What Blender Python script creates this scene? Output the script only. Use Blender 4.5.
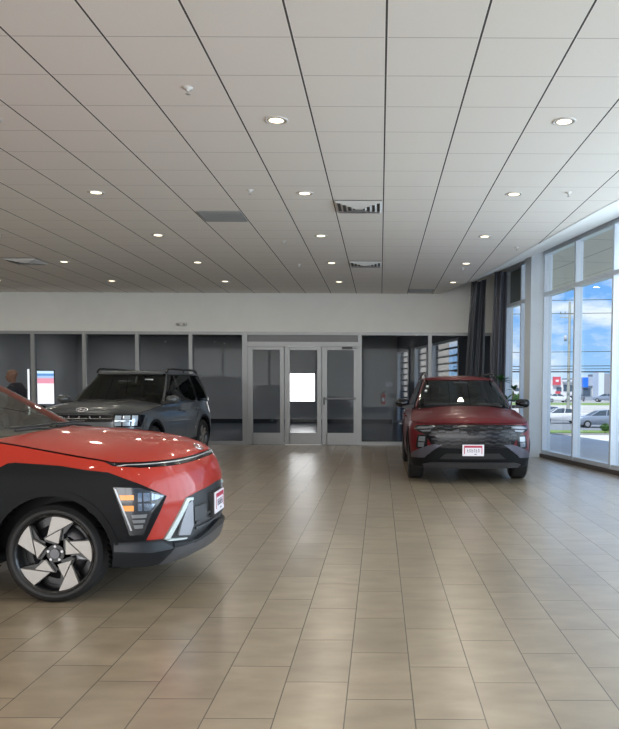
import bpy, bmesh, math, random
from math import *
from mathutils import Vector, Matrix, Euler
random.seed(7)
SC = bpy.context.scene
COL = SC.collection
for o in list(bpy.data.objects): bpy.data.objects.remove(o)

# ------------------------------------------------------------------ camera, sky, sun, lights, exposure
FPX = 755.0; PITCH = radians(3.0); ROLL = 0.0042; EYE = 1.45
cam = bpy.data.cameras.new('camera'); camo = bpy.data.objects.new('camera', cam); COL.objects.link(camo)
cam.sensor_fit = 'VERTICAL'; cam.sensor_height = 36.0; cam.lens = FPX / 729 * 36
cam.shift_x = -(380 - 309.5) / 729
cam.shift_y = (388 + FPX * tan(PITCH) - 364.5) / 729
cam.clip_start = 0.05; cam.clip_end = 1500
camo.matrix_world = Matrix.Translation((0, 0, EYE)) @ Matrix.Rotation(radians(90) - PITCH, 4, 'X') @ Matrix.Rotation(ROLL, 4, 'Z')
SC.camera = camo
SC.view_settings.view_transform = 'Standard'; SC.view_settings.look = 'None'
SC.view_settings.exposure = 0.0; SC.view_settings.gamma = 1.0
SC.view_settings.use_curve_mapping = False

W = bpy.data.worlds.new('sky'); SC.world = W; W.use_nodes = True
nt = W.node_tree; nt.nodes.clear()
def N(t, nt=nt, **k):
    n = nt.nodes.new(t)
    for a, b in k.items(): setattr(n, a, b)
    return n
tc = N('ShaderNodeTexCoord'); sep = N('ShaderNodeSeparateXYZ'); nt.links.new(tc.outputs['Generated'], sep.inputs[0])
rmp = N('ShaderNodeValToRGB'); nt.links.new(sep.outputs['Z'], rmp.inputs[0])
e = rmp.color_ramp.elements
e[0].position = 0.0; e[0].color = (0.42, 0.66, 0.95, 1)
e[1].position = 0.5; e[1].color = (0.09, 0.26, 0.72, 1)
x = rmp.color_ramp.elements.new(0.10); x.color = (0.20, 0.47, 0.93, 1)
mp = N('ShaderNodeMapping'); mp.inputs['Scale'].default_value = (1, 1, 2.6); nt.links.new(tc.outputs['Generated'], mp.inputs[0])
nz = N('ShaderNodeTexNoise'); nz.inputs['Scale'].default_value = 9.0; nz.inputs['Detail'].default_value = 7; nz.inputs['Roughness'].default_value = 0.58
nt.links.new(mp.outputs[0], nz.inputs['Vector'])
cr = N('ShaderNodeValToRGB'); nt.links.new(nz.outputs[0], cr.inputs[0])
cr.color_ramp.elements[0].position = 0.44; cr.color_ramp.elements[1].position = 0.62
mx = N('ShaderNodeMix', data_type='RGBA'); nt.links.new(cr.outputs[0], mx.inputs[0]); nt.links.new(rmp.outputs[0], mx.inputs[6])
mx.inputs[7].default_value = (0.86, 0.92, 1.0, 1)
bg = N('ShaderNodeBackground'); bg.inputs[1].default_value = 1.22; nt.links.new(mx.outputs[2], bg.inputs[0])
ow = N('ShaderNodeOutputWorld'); nt.links.new(bg.outputs[0], ow.inputs[0])

def light(name, typ, loc, direction, energy, color=(1, 1, 1), size=1, size_y=None, spread=None):
    l = bpy.data.lights.new(name, typ); o = bpy.data.objects.new(name, l); COL.objects.link(o)
    l.energy = energy; l.color = color; o.location = loc
    o.rotation_euler = Vector(direction).to_track_quat('-Z', 'Y').to_euler()
    if typ == 'AREA':
        l.shape = 'RECTANGLE' if size_y else 'SQUARE'; l.size = size
        if size_y: l.size_y = size_y
        if spread: l.spread = spread
    if typ == 'SUN': l.angle = radians(0.6)
    return o
light('sun', 'SUN', (0, -20, 40), (0.30, 1.0, -1.5), 5.0, (1, 0.96, 0.9))
# added unseen lamps stand in for daylight at the front and near side glazing
light('daylight_fill_front', 'AREA', (-3.5, -8.45, 2.2), (0, 1, 0.2), 1120, (1.0, 0.975, 0.93), 16, 3.9)
light('daylight_fill_side', 'AREA', (6.35 - 0.172 * 2.0, 5.4, 2.2), (-0.985, -0.172, 0.14), 800, (0.80, 0.90, 1.0), 13, 3.9)
LAMP_W = 9.0

# ------------------------------------------------------------------ materials
MATS = {}
def mat(name, col=(0.5, 0.5, 0.5), rough=0.5, metal=0.0, coat=0.0, emit=None, es=1.0, noise=0.0, nscale=8.0, bump=0.0, bscale=60.0, spec=0.5):
    if name in MATS: return MATS[name]
    m = bpy.data.materials.new(name); m.use_nodes = True; t = m.node_tree
    b = t.nodes['Principled BSDF']
    b.inputs['Base Color'].default_value = (*col, 1); b.inputs['Roughness'].default_value = rough
    b.inputs['Metallic'].default_value = metal; b.inputs['Coat Weight'].default_value = coat
    b.inputs['Coat Roughness'].default_value = 0.04
    b.inputs['Specular IOR Level'].default_value = spec
    if emit: b.inputs['Emission Color'].default_value = (*emit, 1); b.inputs['Emission Strength'].default_value = es
    if noise:
        c = N('ShaderNodeTexCoord', t); n = N('ShaderNodeTexNoise', t); n.inputs['Scale'].default_value = nscale; n.inputs['Detail'].default_value = 5
        t.links.new(c.outputs['Object'], n.inputs['Vector'])
        r = N('ShaderNodeValToRGB', t); t.links.new(n.outputs[0], r.inputs[0])
        r.color_ramp.elements[0].position = 0.3; r.color_ramp.elements[1].position = 0.7
        r.color_ramp.elements[0].color = (*[v * (1 - noise) for v in col], 1); r.color_ramp.elements[1].color = (*[min(1, v * (1 + noise)) for v in col], 1)
        t.links.new(r.outputs[0], b.inputs['Base Color'])
    if bump:
        c = N('ShaderNodeTexCoord', t); n = N('ShaderNodeTexNoise', t); n.inputs['Scale'].default_value = bscale
        t.links.new(c.outputs['Object'], n.inputs['Vector'])
        bp = N('ShaderNodeBump', t); bp.inputs['Strength'].default_value = bump; bp.inputs['Distance'].default_value = 0.01
        t.links.new(n.outputs[0], bp.inputs['Height']); t.links.new(bp.outputs[0], b.inputs['Normal'])
    MATS[name] = m; return m
def glass(name, tint=(1, 1, 1), ior=1.45, rough=0.0):
    if name in MATS: return MATS[name]
    m = bpy.data.materials.new(name); m.use_nodes = True; t = m.node_tree; t.nodes.clear()
    tr = N('ShaderNodeBsdfTransparent', t); tr.inputs[0].default_value = (*tint, 1)
    gl = N('ShaderNodeBsdfGlossy', t); gl.inputs['Roughness'].default_value = rough
    fr = N('ShaderNodeFresnel', t); fr.inputs[0].default_value = ior
    mx = N('ShaderNodeMixShader', t); out = N('ShaderNodeOutputMaterial', t)
    ge = N('ShaderNodeNewGeometry', t); ml = N('ShaderNodeMath', t, operation='MULTIPLY'); iv = N('ShaderNodeMath', t, operation='SUBTRACT')
    iv.inputs[0].default_value = 1.0; t.links.new(ge.outputs['Backfacing'], iv.inputs[1]); t.links.new(fr.outputs[0], ml.inputs[0]); t.links.new(iv.outputs[0], ml.inputs[1])
    t.links.new(ml.outputs[0], mx.inputs[0]); t.links.new(tr.outputs[0], mx.inputs[1]); t.links.new(gl.outputs[0], mx.inputs[2])
    t.links.new(mx.outputs[0], out.inputs[0]); MATS[name] = m; return m

def math_node(t, op, a, b=None, c=None):
    n = N('ShaderNodeMath', t, operation=op)
    for i, v in enumerate((a, b, c)):
        if v is None: continue
        if isinstance(v, (int, float)): n.inputs[i].default_value = v
        else: t.links.new(v, n.inputs[i])
    return n.outputs[0]

def floor_mat():
    m = bpy.data.materials.new('floor_tile'); m.use_nodes = True; t = m.node_tree; b = t.nodes['Principled BSDF']
    M = lambda *a: math_node(t, *a)
    c = N('ShaderNodeTexCoord', t); s = N('ShaderNodeSeparateXYZ', t); t.links.new(c.outputs['Object'], s.inputs[0])
    xc = M('DIVIDE', M('ADD', s.outputs[0], 0.1505), 0.3095); col = M('FLOOR', xc); fx = M('SUBTRACT', xc, col)
    yo = M('ADD', s.outputs[1], M('MULTIPLY', col, 0.2073))
    yc = M('DIVIDE', M('SUBTRACT', yo, 3.439 - 0.622 * 40), 0.6222); row = M('FLOOR', yc); fy = M('SUBTRACT', yc, row)
    ex = M('MULTIPLY', M('MINIMUM', fx, M('SUBTRACT', 1.0, fx)), 0.3095)
    ey = M('MULTIPLY', M('MINIMUM', fy, M('SUBTRACT', 1.0, fy)), 0.6222)
    d = M('MINIMUM', ex, ey)
    g = M('LESS_THAN', d, 0.0028)
    cv = N('ShaderNodeCombineXYZ', t); t.links.new(col, cv.inputs[0]); t.links.new(row, cv.inputs[1])
    wn = N('ShaderNodeTexWhiteNoise', t, noise_dimensions='2D'); t.links.new(cv.outputs[0], wn.inputs['Vector'])
    # per tile shifted cloudy noise
    av = N('ShaderNodeVectorMath', t, operation='MULTIPLY_ADD'); t.links.new(wn.outputs['Color'], av.inputs[0]); av.inputs[1].default_value = (30, 30, 30); t.links.new(c.outputs['Object'], av.inputs[2])
    mpn = N('ShaderNodeMapping', t); mpn.inputs['Scale'].default_value = (1.8, 3.4, 1); t.links.new(av.outputs[0], mpn.inputs[0])
    nz = N('ShaderNodeTexNoise', t); nz.inputs['Scale'].default_value = 2.0; nz.inputs['Detail'].default_value = 4; nz.inputs['Roughness'].default_value = 0.5
    t.links.new(mpn.outputs[0], nz.inputs['Vector'])
    r = N('ShaderNodeValToRGB', t); t.links.new(nz.outputs[0], r.inputs[0])
    r.color_ramp.elements[0].position = 0.22; r.color_ramp.elements[0].color = (0.222, 0.173, 0.117, 1)
    r.color_ramp.elements[1].position = 0.8; r.color_ramp.elements[1].color = (0.36, 0.293, 0.203, 1)
    br = M('ADD', M('MULTIPLY', wn.outputs['Value'], 0.2), 0.90)
    hv = N('ShaderNodeMix', t, data_type='RGBA', blend_type='MULTIPLY'); hv.inputs[0].default_value = 1.0
    cb = N('ShaderNodeCombineColor', t)
    for i in range(3): t.links.new(br, cb.inputs[i])
    t.links.new(r.outputs[0], hv.inputs[6]); t.links.new(cb.outputs[0], hv.inputs[7])
    gm = N('ShaderNodeMix', t, data_type='RGBA'); t.links.new(g, gm.inputs[0]); t.links.new(hv.outputs[2], gm.inputs[6]); gm.inputs[7].default_value = (0.11, 0.09, 0.07, 1)
    t.links.new(gm.outputs[2], b.inputs['Base Color'])
    rr = M('ADD', M('MULTIPLY', nz.outputs[0], 0.10), 0.33)
    t.links.new(M('ADD', rr, M('MULTIPLY', g, 0.4)), b.inputs['Roughness'])
    b.inputs['Specular IOR Level'].default_value = 0.4; b.inputs['Coat Weight'].default_value = 0.9; b.inputs['Coat Roughness'].default_value = 0.25; b.inputs['Coat IOR'].default_value = 1.62
    bp = N('ShaderNodeBump', t); bp.inputs['Strength'].default_value = 0.07; bp.inputs['Distance'].default_value = 0.004
    n2 = N('ShaderNodeTexNoise', t); n2.inputs['Scale'].default_value = 14; t.links.new(c.outputs['Object'], n2.inputs['Vector'])
    t.links.new(n2.outputs[0], bp.inputs['Height']); t.links.new(bp.outputs[0], b.inputs['Normal'])
    return m

def ceil_mat():
    m = bpy.data.materials.new('ceiling_tile'); m.use_nodes = True; t = m.node_tree; b = t.nodes['Principled BSDF']
    M = lambda *a: math_node(t, *a)
    c = N('ShaderNodeTexCoord', t); s = N('ShaderNodeSeparateXYZ', t); t.links.new(c.outputs['Object'], s.inputs[0])
    xc = M('DIVIDE', M('ADD', s.outputs[0], 40 * 0.6365 - 0.032), 0.6365); fx = M('FRACT', xc)
    yc = M('DIVIDE', M('ADD', s.outputs[1], 40 * 0.6285 - 5.232), 0.6285); fy = M('FRACT', yc)
    dx = M('MULTIPLY', M('MINIMUM', fx, M('SUBTRACT', 1.0, fx)), 0.6365)
    dy = M('MULTIPLY', M('MINIMUM', fy, M('SUBTRACT', 1.0, fy)), 0.6285)
    gx = M('LESS_THAN', dx, 0.0075); hx = M('LESS_THAN', dx, 0.013); gy = M('LESS_THAN', dy, 0.0035)
    n = N('ShaderNodeTexNoise', t); n.inputs['Scale'].default_value = 180; t.links.new(c.outputs['Object'], n.inputs['Vector'])
    base = N('ShaderNodeMix', t, data_type='RGBA'); t.links.new(n.outputs[0], base.inputs[0])
    base.inputs[6].default_value = (0.70, 0.675, 0.635, 1); base.inputs[7].default_value = (0.78, 0.755, 0.715, 1)
    m1 = N('ShaderNodeMix', t, data_type='RGBA'); t.links.new(gy, m1.inputs[0]); t.links.new(base.outputs[2], m1.inputs[6]); m1.inputs[7].default_value = (0.33, 0.31, 0.29, 1)
    m2 = N('ShaderNodeMix', t, data_type='RGBA'); t.links.new(hx, m2.inputs[0]); t.links.new(m1.outputs[2], m2.inputs[6]); m2.inputs[7].default_value = (0.80, 0.79, 0.76, 1)
    m3 = N('ShaderNodeMix', t, data_type='RGBA'); t.links.new(gx, m3.inputs[0]); t.links.new(m2.outputs[2], m3.inputs[6]); m3.inputs[7].default_value = (0.07, 0.065, 0.06, 1)
    t.links.new(m3.outputs[2], b.inputs['Base Color']); b.inputs['Roughness'].default_value = 0.9; b.inputs['Specular IOR Level'].default_value = 0.15
    return m

alu = mat('brushed_aluminium', (0.26, 0.27, 0.275), 0.38, 0.35, noise=0.04, nscale=30)
alu_l = mat('white_aluminium', (0.72, 0.75, 0.78), 0.4, 0.15, noise=0.03, nscale=20)
white_wall = mat('painted_drywall', (0.60, 0.60, 0.57), 0.75, noise=0.02, nscale=3, bump=0.05, bscale=90)
soffit_m = mat('soffit_paint', (0.66, 0.67, 0.66), 0.8, noise=0.02, nscale=3)
black_pl = mat('black_plastic', (0.010, 0.011, 0.012), 0.45, noise=0.15, nscale=40)
gap_black = mat('shadow_black', (0.004, 0.004, 0.005), 0.6)
clad_m = mat('grey_cladding', (0.006, 0.0065, 0.0075), 0.50, noise=0.1, nscale=50, spec=0.12)
gloss_black = mat('gloss_black', (0.005, 0.005, 0.007), 0.16, spec=0.35)
chrome = mat('chrome', (0.8, 0.8, 0.82), 0.12, 1.0)
rubber = mat('tire_rubber', (0.012, 0.012, 0.013), 0.62, noise=0.2, nscale=60)

# ------------------------------------------------------------------ mesh helpers
class MB:
    def __init__(s): s.v = []; s.f = []; s.m = []; s.sm = []
    def face(s, idx, mi=0, sm=False): s.f.append(tuple(idx)); s.m.append(mi); s.sm.append(sm)
    def add(s, vs, fs, mi=0, sm=False):
        o = len(s.v); s.v += [tuple(p) for p in vs]
        for f in fs: s.face([o + i for i in f], mi, sm)
    def box(s, a, b, mi=0, M=None):
        (x0, y0, z0), (x1, y1, z1) = a, b
        vs = [(x0, y0, z0), (x1, y0, z0), (x1, y1, z0), (x0, y1, z0), (x0, y0, z1), (x1, y0, z1), (x1, y1, z1), (x0, y1, z1)]
        if M: vs = [M @ Vector(p) for p in vs]
        s.add(vs, [(0, 3, 2, 1), (4, 5, 6, 7), (0, 1, 5, 4), (1, 2, 6, 5), (2, 3, 7, 6), (3, 0, 4, 7)], mi)
    def rbox(s, a, b, r=0.02, mi=0, M=None):
        # box with chamfered vertical and horizontal edges (octagonal rings)
        x0, y0, z0 = a; x1, y1, z1 = b
        def ring(z, i):
            return [(x0 + r + i, y0 + i, z), (x1 - r - i, y0 + i, z), (x1 - i, y0 + r + i, z), (x1 - i, y1 - r - i, z), (x1 - r - i, y1 - i, z), (x0 + r + i, y1 - i, z), (x0 + i, y1 - r - i, z), (x0 + i, y0 + r + i, z)]
        rings = [ring(z0, r), ring(z0 + r, 0), ring(z1 - r, 0), ring(z1, r)]
        vs = [p for q in rings for p in q]
        if M: vs = [M @ Vector(p) for p in vs]
        fs = [tuple(range(7, -1, -1)), tuple(range(24, 32))]
        for k in range(3):
            for i in range(8): fs.append((k * 8 + i, k * 8 + (i + 1) % 8, k * 8 + 8 + (i + 1) % 8, k * 8 + 8 + i))
        s.add(vs, fs, mi)
    def tube(s, p0, p1, r0, r1=None, n=12, mi=0, caps=True, sm=True):
        r1 = r0 if r1 is None else r1
        p0 = Vector(p0); p1 = Vector(p1); d = (p1 - p0).normalized()
        a = d.orthogonal().normalized(); b = d.cross(a)
        vs = [p0 + (a * cos(2 * pi * i / n) + b * sin(2 * pi * i / n)) * r0 for i in range(n)] + [p1 + (a * cos(2 * pi * i / n) + b * sin(2 * pi * i / n)) * r1 for i in range(n)]
        s.add(vs, [(i, (i + 1) % n, n + (i + 1) % n, n + i) for i in range(n)], mi, sm)
        if caps: s.add(vs[:n], [tuple(range(n - 1, -1, -1))], mi); s.add(vs[n:], [tuple(range(n))], mi)
    def path(s, pts, r, n=8, mi=0):
        pts = [Vector(p) for p in pts]; rings = []; prev = None
        for i, p in enumerate(pts):
            d = (pts[min(i + 1, len(pts) - 1)] - pts[max(i - 1, 0)]).normalized()
            a = d.orthogonal().normalized() if prev is None else (prev - d * prev.dot(d)).normalized()
            prev = a; b = d.cross(a); rr = r[i] if isinstance(r, (list, tuple)) else r
            rings += [p + (a * cos(2 * pi * k / n) + b * sin(2 * pi * k / n)) * rr for k in range(n)]
        fs = [(j * n + i, j * n + (i + 1) % n, (j + 1) * n + (i + 1) % n, (j + 1) * n + i) for j in range(len(pts) - 1) for i in range(n)]
        s.add(rings, fs, mi, True)
        s.add(rings[:n], [tuple(range(n - 1, -1, -1))], mi); s.add(rings[-n:], [tuple(range(n))], mi)
    def lathe(s, prof, axis='Z', c=(0, 0, 0), n=32, mi=0, sm=True, M=None):
        # prof: list of (r, h)
        vs = []
        for r, h in prof:
            for i in range(n):
                a = 2 * pi * i / n
                if axis == 'Z': p = (c[0] + r * cos(a), c[1] + r * sin(a), c[2] + h)
                else: p = (c[0] + r * cos(a), c[1] + h, c[2] + r * sin(a))
                vs.append(M @ Vector(p) if M else p)
        fs = [(j * n + i, j * n + (i + 1) % n, (j + 1) * n + (i + 1) % n, (j + 1) * n + i) for j in range(len(prof) - 1) for i in range(n)]
        s.add(vs, fs, mi, sm)
    def prism(s, poly, y0, y1, mi=0, M=None, plane='XZ'):
        n = len(poly)
        f3 = (lambda p, y: (p[0], y, p[1])) if plane == 'XZ' else ((lambda p, y: (p[0], p[1], y)) if plane == 'XY' else (lambda p, y: (y, p[0], p[1])))
        vs = [f3(p, y0) for p in poly] + [f3(p, y1) for p in poly]
        if M: vs = [M @ Vector(p) for p in vs]
        s.add(vs, [tuple(range(n)), tuple(range(2 * n - 1, n - 1, -1))] + [(i, n + i, n + (i + 1) % n, (i + 1) % n) for i in range(n)], mi)
    def build(s, name, mats, parent=None, label=None, recalc=True):
        me = bpy.data.meshes.new(name); me.from_pydata(s.v, [], s.f)
        if not isinstance(mats, (list, tuple)): mats = [mats]
        for m in mats: me.materials.append(m)
        for p, mi, sm in zip(me.polygons, s.m, s.sm): p.material_index = mi; p.use_smooth = sm
        if recalc:
            bm = bmesh.new(); bm.from_mesh(me); bmesh.ops.recalc_face_normals(bm, faces=bm.faces); bm.to_mesh(me); bm.free()
        me.update()
        o = bpy.data.objects.new(name, me); COL.objects.link(o)
        if parent: o.parent = parent
        if label: o['label'] = label
        return o
def empty(name, loc=(0, 0, 0), rz=0.0, label=None, cat=None, group=None):
    o = bpy.data.objects.new(name, None); COL.objects.link(o); o.location = loc; o.rotation_euler = (0, 0, rz); o.empty_display_size = 0.2
    return tag(o, label, cat, group)
def tag(o, label=None, cat=None, group=None, kind=None):
    if label: o['label'] = label
    if cat: o['category'] = cat
    if group: o['group'] = group
    if kind: o['kind'] = kind
    return o
def struct(name, mb, m, label=None):
    o = mb.build(name, m); o['kind'] = 'structure'
    if label: o['label'] = label
    return o
def copy_tree(o, parent=None):
    c = o.copy(); COL.objects.link(c); c.parent = parent
    for ch in list(o.children): copy_tree(ch, c)
    return c

# ------------------------------------------------------------------ room shell
CZ = 3.815; YB = 19.1; XL = -12.6; YF = -8.0
def wallX(y): return 6.223 - 0.17506 * y
WROT = atan(0.17506)                        # window wall is turned this much from the room axis
WM = Matrix.Translation((6.223, 0, 0)) @ Matrix.Rotation(WROT, 4, 'Z')   # local x outwards, local y along the wall
BORDER = [(1.47, YB), (1.98, 16.9), (2.28, 14.8), (2.61, 12.2), (2.90, 10.0), (3.75, 5.0), (4.9, -1.5), (6.1, YF)]

mb = MB()
mb.box((XL, YF, -0.12), (wallX(YF) + 0.3, YB, 0))
mb2 = MB()
mb2.prism([(XL, YF), (wallX(YF), YF), (wallX(YB), YB), (XL, YB)], -0.10, 0.0, plane='XY')
struct('floor', mb2, floor_mat())
mb = MB()
mb.prism([(XL, YF)] + [(x, y) for x, y in reversed(BORDER)] + [(XL, YB)], CZ, CZ + 0.06, plane='XY')
struct('ceiling', mb, ceil_mat())
# sloped drywall soffit between ceiling edge and window head
mb = MB(); vs = []; HEAD = 4.33
for x, y in BORDER: vs += [(x, y, CZ - 0.005), (wallX(y) + 0.02, y, HEAD)]
mb.add(vs, [(2 * i, 2 * i + 1, 2 * i + 3, 2 * i + 2) for i in range(len(BORDER) - 1)], 0, True)
vs2 = [(x, y, z + 0.05) for x, y, z in vs]
mb.add(vs2, [(2 * i, 2 * i + 2, 2 * i + 3, 2 * i + 1) for i in range(len(BORDER) - 1)])
o = struct('trim_1', mb, soffit_m, 'white sloped soffit between the tile ceiling and the side windows')
# roof slab over everything
mb = MB(); mb.prism([(XL - 0.4, YF - 1.5), (wallX(YF) + 3.4, YF - 1.5), (wallX(33) + 3.1, 33), (XL - 0.4, 33)], 4.62, 4.85, plane='XY')
struct('trim_2', mb, mat('roof_membrane', (0.5, 0.5, 0.5), 0.9))
# left wall, wall over the front glazing
mb = MB(); mb.box((XL - 0.2, YF - 0.2, 0), (XL, YB, 4.6)); struct('wall_left', mb, white_wall)
mb = MB(); mb.box((XL, YF - 0.2, 4.0), (wallX(YF) + 0.2, YF, 4.6)); mb.box((XL, YF - 0.2, 0), (wallX(YF) + 0.2, YF, 0.12))
for i in range(8): x = XL + 0.1 + i * 2.86; mb.box((x - 0.06, YF - 0.18, 0.1), (x + 0.06, YF, 4.0))
struct('wall_front', mb, alu_l)
# back wall: painted bulkhead over the glass partition
mb = MB(); mb.box((XL, YB, 2.85), (wallX(YB) + 0.02, YB + 0.22, 4.6))
struct('wall_back', mb, white_wall)

# aluminium partition with dark glass
part_glass = glass('partition_glass', (0.72, 0.73, 0.74), 1.22)
mull = [-12.58, -11.36, -10.06, -8.76, -7.463, -6.128, -4.781, -3.434, -0.513, 1.25, 2.82]
wn_i = 0
for a, b in zip(mull, mull[1:]):
    if a == -3.434: continue
    wn_i += 1
    f = MB()
    f.box((a - 0.045, YB - 0.02, 0), (a + 0.045, YB + 0.12, 2.85)); 
    if b in (-3.434, 2.82): f.box((b - 0.045, YB - 0.02, 0), (b + 0.045, YB + 0.12, 2.85))
    f.box((a + 0.045, YB - 0.015, 0), (b - 0.045, YB + 0.115, 0.09)); f.box((a + 0.045, YB - 0.015, 2.775), (b - 0.045, YB + 0.115, 2.85))
    w = struct('window_%d' % wn_i, f, alu)
    g = MB(); g.box((a + 0.045, YB + 0.045, 0.09), (b - 0.045, YB + 0.055, 2.775)); g.build('pane', part_glass, w)
# door frame with three leaves
f = MB()
f.box((-0.62 + 0.06, YB - 0.02, 0), (-0.513 + 0.05 - 0.095, YB + 0.12, 2.85))
f.box((-3.39, YB - 0.03, 0), (-3.345, YB + 0.12, 2.85))
f.box((-3.345, YB - 0.03, 2.49), (-0.56, YB + 0.12, 2.60)); f.box((-3.39, YB - 0.02, 2.775), (-0.56, YB + 0.12, 2.85))
fr = struct('trim_3', f, alu, 'aluminium frame and transom above the three glass doors')
g = MB(); g.box((-3.345, YB + 0.04, 2.60), (-0.56, YB + 0.05, 2.775)); g.build('transom_glass', mat('dark_spandrel', (0.05, 0.052, 0.056), 0.25), fr)
ds = [(-3.342, -2.425), (-2.405, -1.485), (-1.465, -0.563)]
labs = ['left glass door beside the grey suv side', 'middle glass door with the bright window showing through', 'right glass door with push bar and closer']
for i, (a, b) in enumerate(ds):
    f = MB(); w = 0.105
    f.box((a, YB - 0.01, 0.012), (a + w + 0.02, YB + 0.05, 2.485)); f.box((b - w, YB - 0.01, 0.012), (b, YB + 0.05, 2.485))
    f.box((a + w, YB - 0.01, 0.012), (b - w, YB + 0.05, 0.305)); f.box((a + w, YB - 0.01, 2.40), (b - w, YB + 0.05, 2.485))
    d = struct('door_%d' % (i + 1), f, alu, labs[i])
    g = MB(); g.box((a + w + 0.02, YB + 0.015, 0.305), (b - w, YB + 0.025, 2.40)); g.build('door_pane', part_glass, d)
    if i == 2:
        p = MB(); p.box((a + 0.06, YB - 0.075, 1.16), (b - 0.06, YB - 0.045, 1.20)); p.box((a + 0.05, YB - 0.07, 1.15), (a + 0.09, YB - 0.01, 1.21)); p.box((b - 0.09, YB - 0.07, 1.15), (b - 0.05, YB - 0.01, 1.21))
        p.build('push_bar', mat('dark_metal', (0.10, 0.10, 0.105), 0.4, 0.6), d)
        p = MB(); p.tube((a + 0.05, YB - 0.06, 1.02), (a + 0.05, YB - 0.06, 1.22), 0.014); p.tube((a + 0.05, YB - 0.06, 1.05), (a + 0.05, YB, 1.05), 0.01); p.tube((a + 0.05, YB - 0.06, 1.19), (a + 0.05, YB, 1.19), 0.01)
        p.build('door_handle', mat('dark_metal'), d)
        p = MB(); p.rbox((a + 0.5, YB - 0.075, 2.42), (a + 0.76, YB - 0.011, 2.48), 0.012); p.box((a + 0.72, YB - 0.06, 2.44), (a + 0.88, YB - 0.04, 2.455))
        p.build('door_closer', mat('closer_metal', (0.04, 0.04, 0.042), 0.4, 0.5), d)
    if i == 1:
        p = MB(); p.box((a, YB - 0.03, 0.0), (b, YB + 0.10, 0.011)); p.build('threshold_light', mat('pale_floor_light', (0.75, 0.74, 0.72), 0.35, 0.3), d)  # pale strip paints in the light lying on the floor beyond this door

# service drive behind the partition
drive_floor = mat('drive_floor', (0.020, 0.030, 0.048), 0.22, noise=0.35, nscale=1.2)
mb = MB(); mb.prism([(XL, YB + 0.001), (wallX(YB), YB + 0.001), (wallX(31.5), 31.5), (XL, 31.5)], -0.10, 0.0, plane='XY'); struct('floor_drive', mb, drive_floor)
dwall = mat('drive_wall', (0.46, 0.46, 0.45), 0.8, noise=0.08, nscale=0.8)
FW = 31.5
mb = MB()
px0, px1, pz0, pz1 = -3.79, -2.70, 0.86, 2.06
mb.box((XL, FW, 0), (px0, FW + 0.2, 4.6)); mb.box((px1, FW, 0), (1.0, FW + 0.2, 4.6)); mb.box((px0, FW, 0), (px1, FW + 0.2, pz0)); mb.box((px0, FW, pz1), (px1, FW + 0.2, 4.6))
struct('wall_far', mb, dwall)
mb = MB(); mb.box((XL, FW - 0.02, 0), (px1 + 3.2, FW, 0.14)); struct('baseboard_far', mb, mat('dark_base', (0.01, 0.014, 0.02), 0.5))
f = MB(); 
for (x0, x1, z0, z1) in ((px0, px1, pz0, pz0 + 0.03), (px0, px1, pz1 - 0.03, pz1), (px0, px0 + 0.03, pz0, pz1), (px1 - 0.03, px1, pz0, pz1)): f.box((x0, FW - 0.01, z0), (x1, FW + 0.12, z1))
w = struct('window_20', f, alu_l)
g = MB(); g.box((px0 + 0.03, FW + 0.05, pz0 + 0.03), (px1 - 0.03, FW + 0.06, pz1 - 0.03)); g.build('pane', mat('glowing_window', (0.8, 0.8, 0.8), 0.5, emit=(1, 0.99, 0.97), es=9.0), w, 'bright pane glowing in place of daylight')  # pane emits: the daylight behind it is put in as glow
mb = MB(); mb.box((XL - 0.2, YB + 0.1, 0), (XL, FW + 0.2, 4.6)); struct('wall_drive', mb, dwall)
mb = MB(); mb.prism([(XL, YB + 0.22), (wallX(YB) + .1, YB + 0.22), (wallX(FW), FW), (XL, FW)], 3.55, 3.60, plane='XY'); struct('ceiling_drive', mb, mat('drive_ceiling', (0.25, 0.25, 0.25), 0.9))
for i, (x, y) in enumerate([(-10.5, 24), (-6.5, 22), (-6.5, 28), (-2.5, 25), (-10.5, 29)]):
    light('drive_fill', 'AREA', (x, y, 3.5), (0, 0, -1), 36, (0.96, 0.97, 1.0), 0.9)  # unseen lamps added to brighten the drive behind the glass

# ------------------------------------------------------------------ side window wall (turned), built along its own axis
frame_m = mat('window_frame', (0.66, 0.73, 0.80), 0.35, 0.25, noise=0.03, nscale=20)
sill_m = mat('dark_sill', (0.075, 0.065, 0.06), 0.5)
clear = glass('window_glass', (0.93, 0.96, 0.97), 1.35)
marks = [16.25 - 1.53 * i for i in range(16)]
def bay(k, t1, t0, spandrel=False):
    # bay from t0 (near) to t1 (far); the mullion at the far side belongs to it
    f = MB(); m = 0.06
    f.box((0, t1 - m, 0.075), (0.15, t1, HEAD), 0, WM)
    f.box((0.01, t0, 0.075), (0.14, t1 - m, 0.15), 0, WM)
    f.box((0.0, t0, 3.38), (0.15, t1 - m, 3.46), 0, WM)
    f.box((0.0, t0, HEAD - 0.09), (0.15, t1 - m, HEAD), 0, WM)
    f.box((-0.03, t0, 0.0), (0.16, t1, 0.075), 1, WM)
    w = struct('window_%d' % k, f, [frame_m, sill_m])
    g = MB(); g.box((0.10, t0, 0.15), (0.108, t1 - m, 3.38), 0, WM); g.build('pane', clear, w)
    g = MB(); g.box((0.10, t0, 3.46), (0.108, t1 - m, HEAD - 0.09), 0, WM)
    g.build('upper_pane', mat('spandrel_panel', (0.10, 0.13, 0.13), 0.3, noise=0.1, nscale=2) if spandrel else clear, w)
    return w
k = 30
for t1, t0 in zip(marks, marks[1:]): bay(k, t1, t0); k += 1
bay(k, 18.62, 17.60, True); bay(k + 1, 17.60, 16.6)
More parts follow.
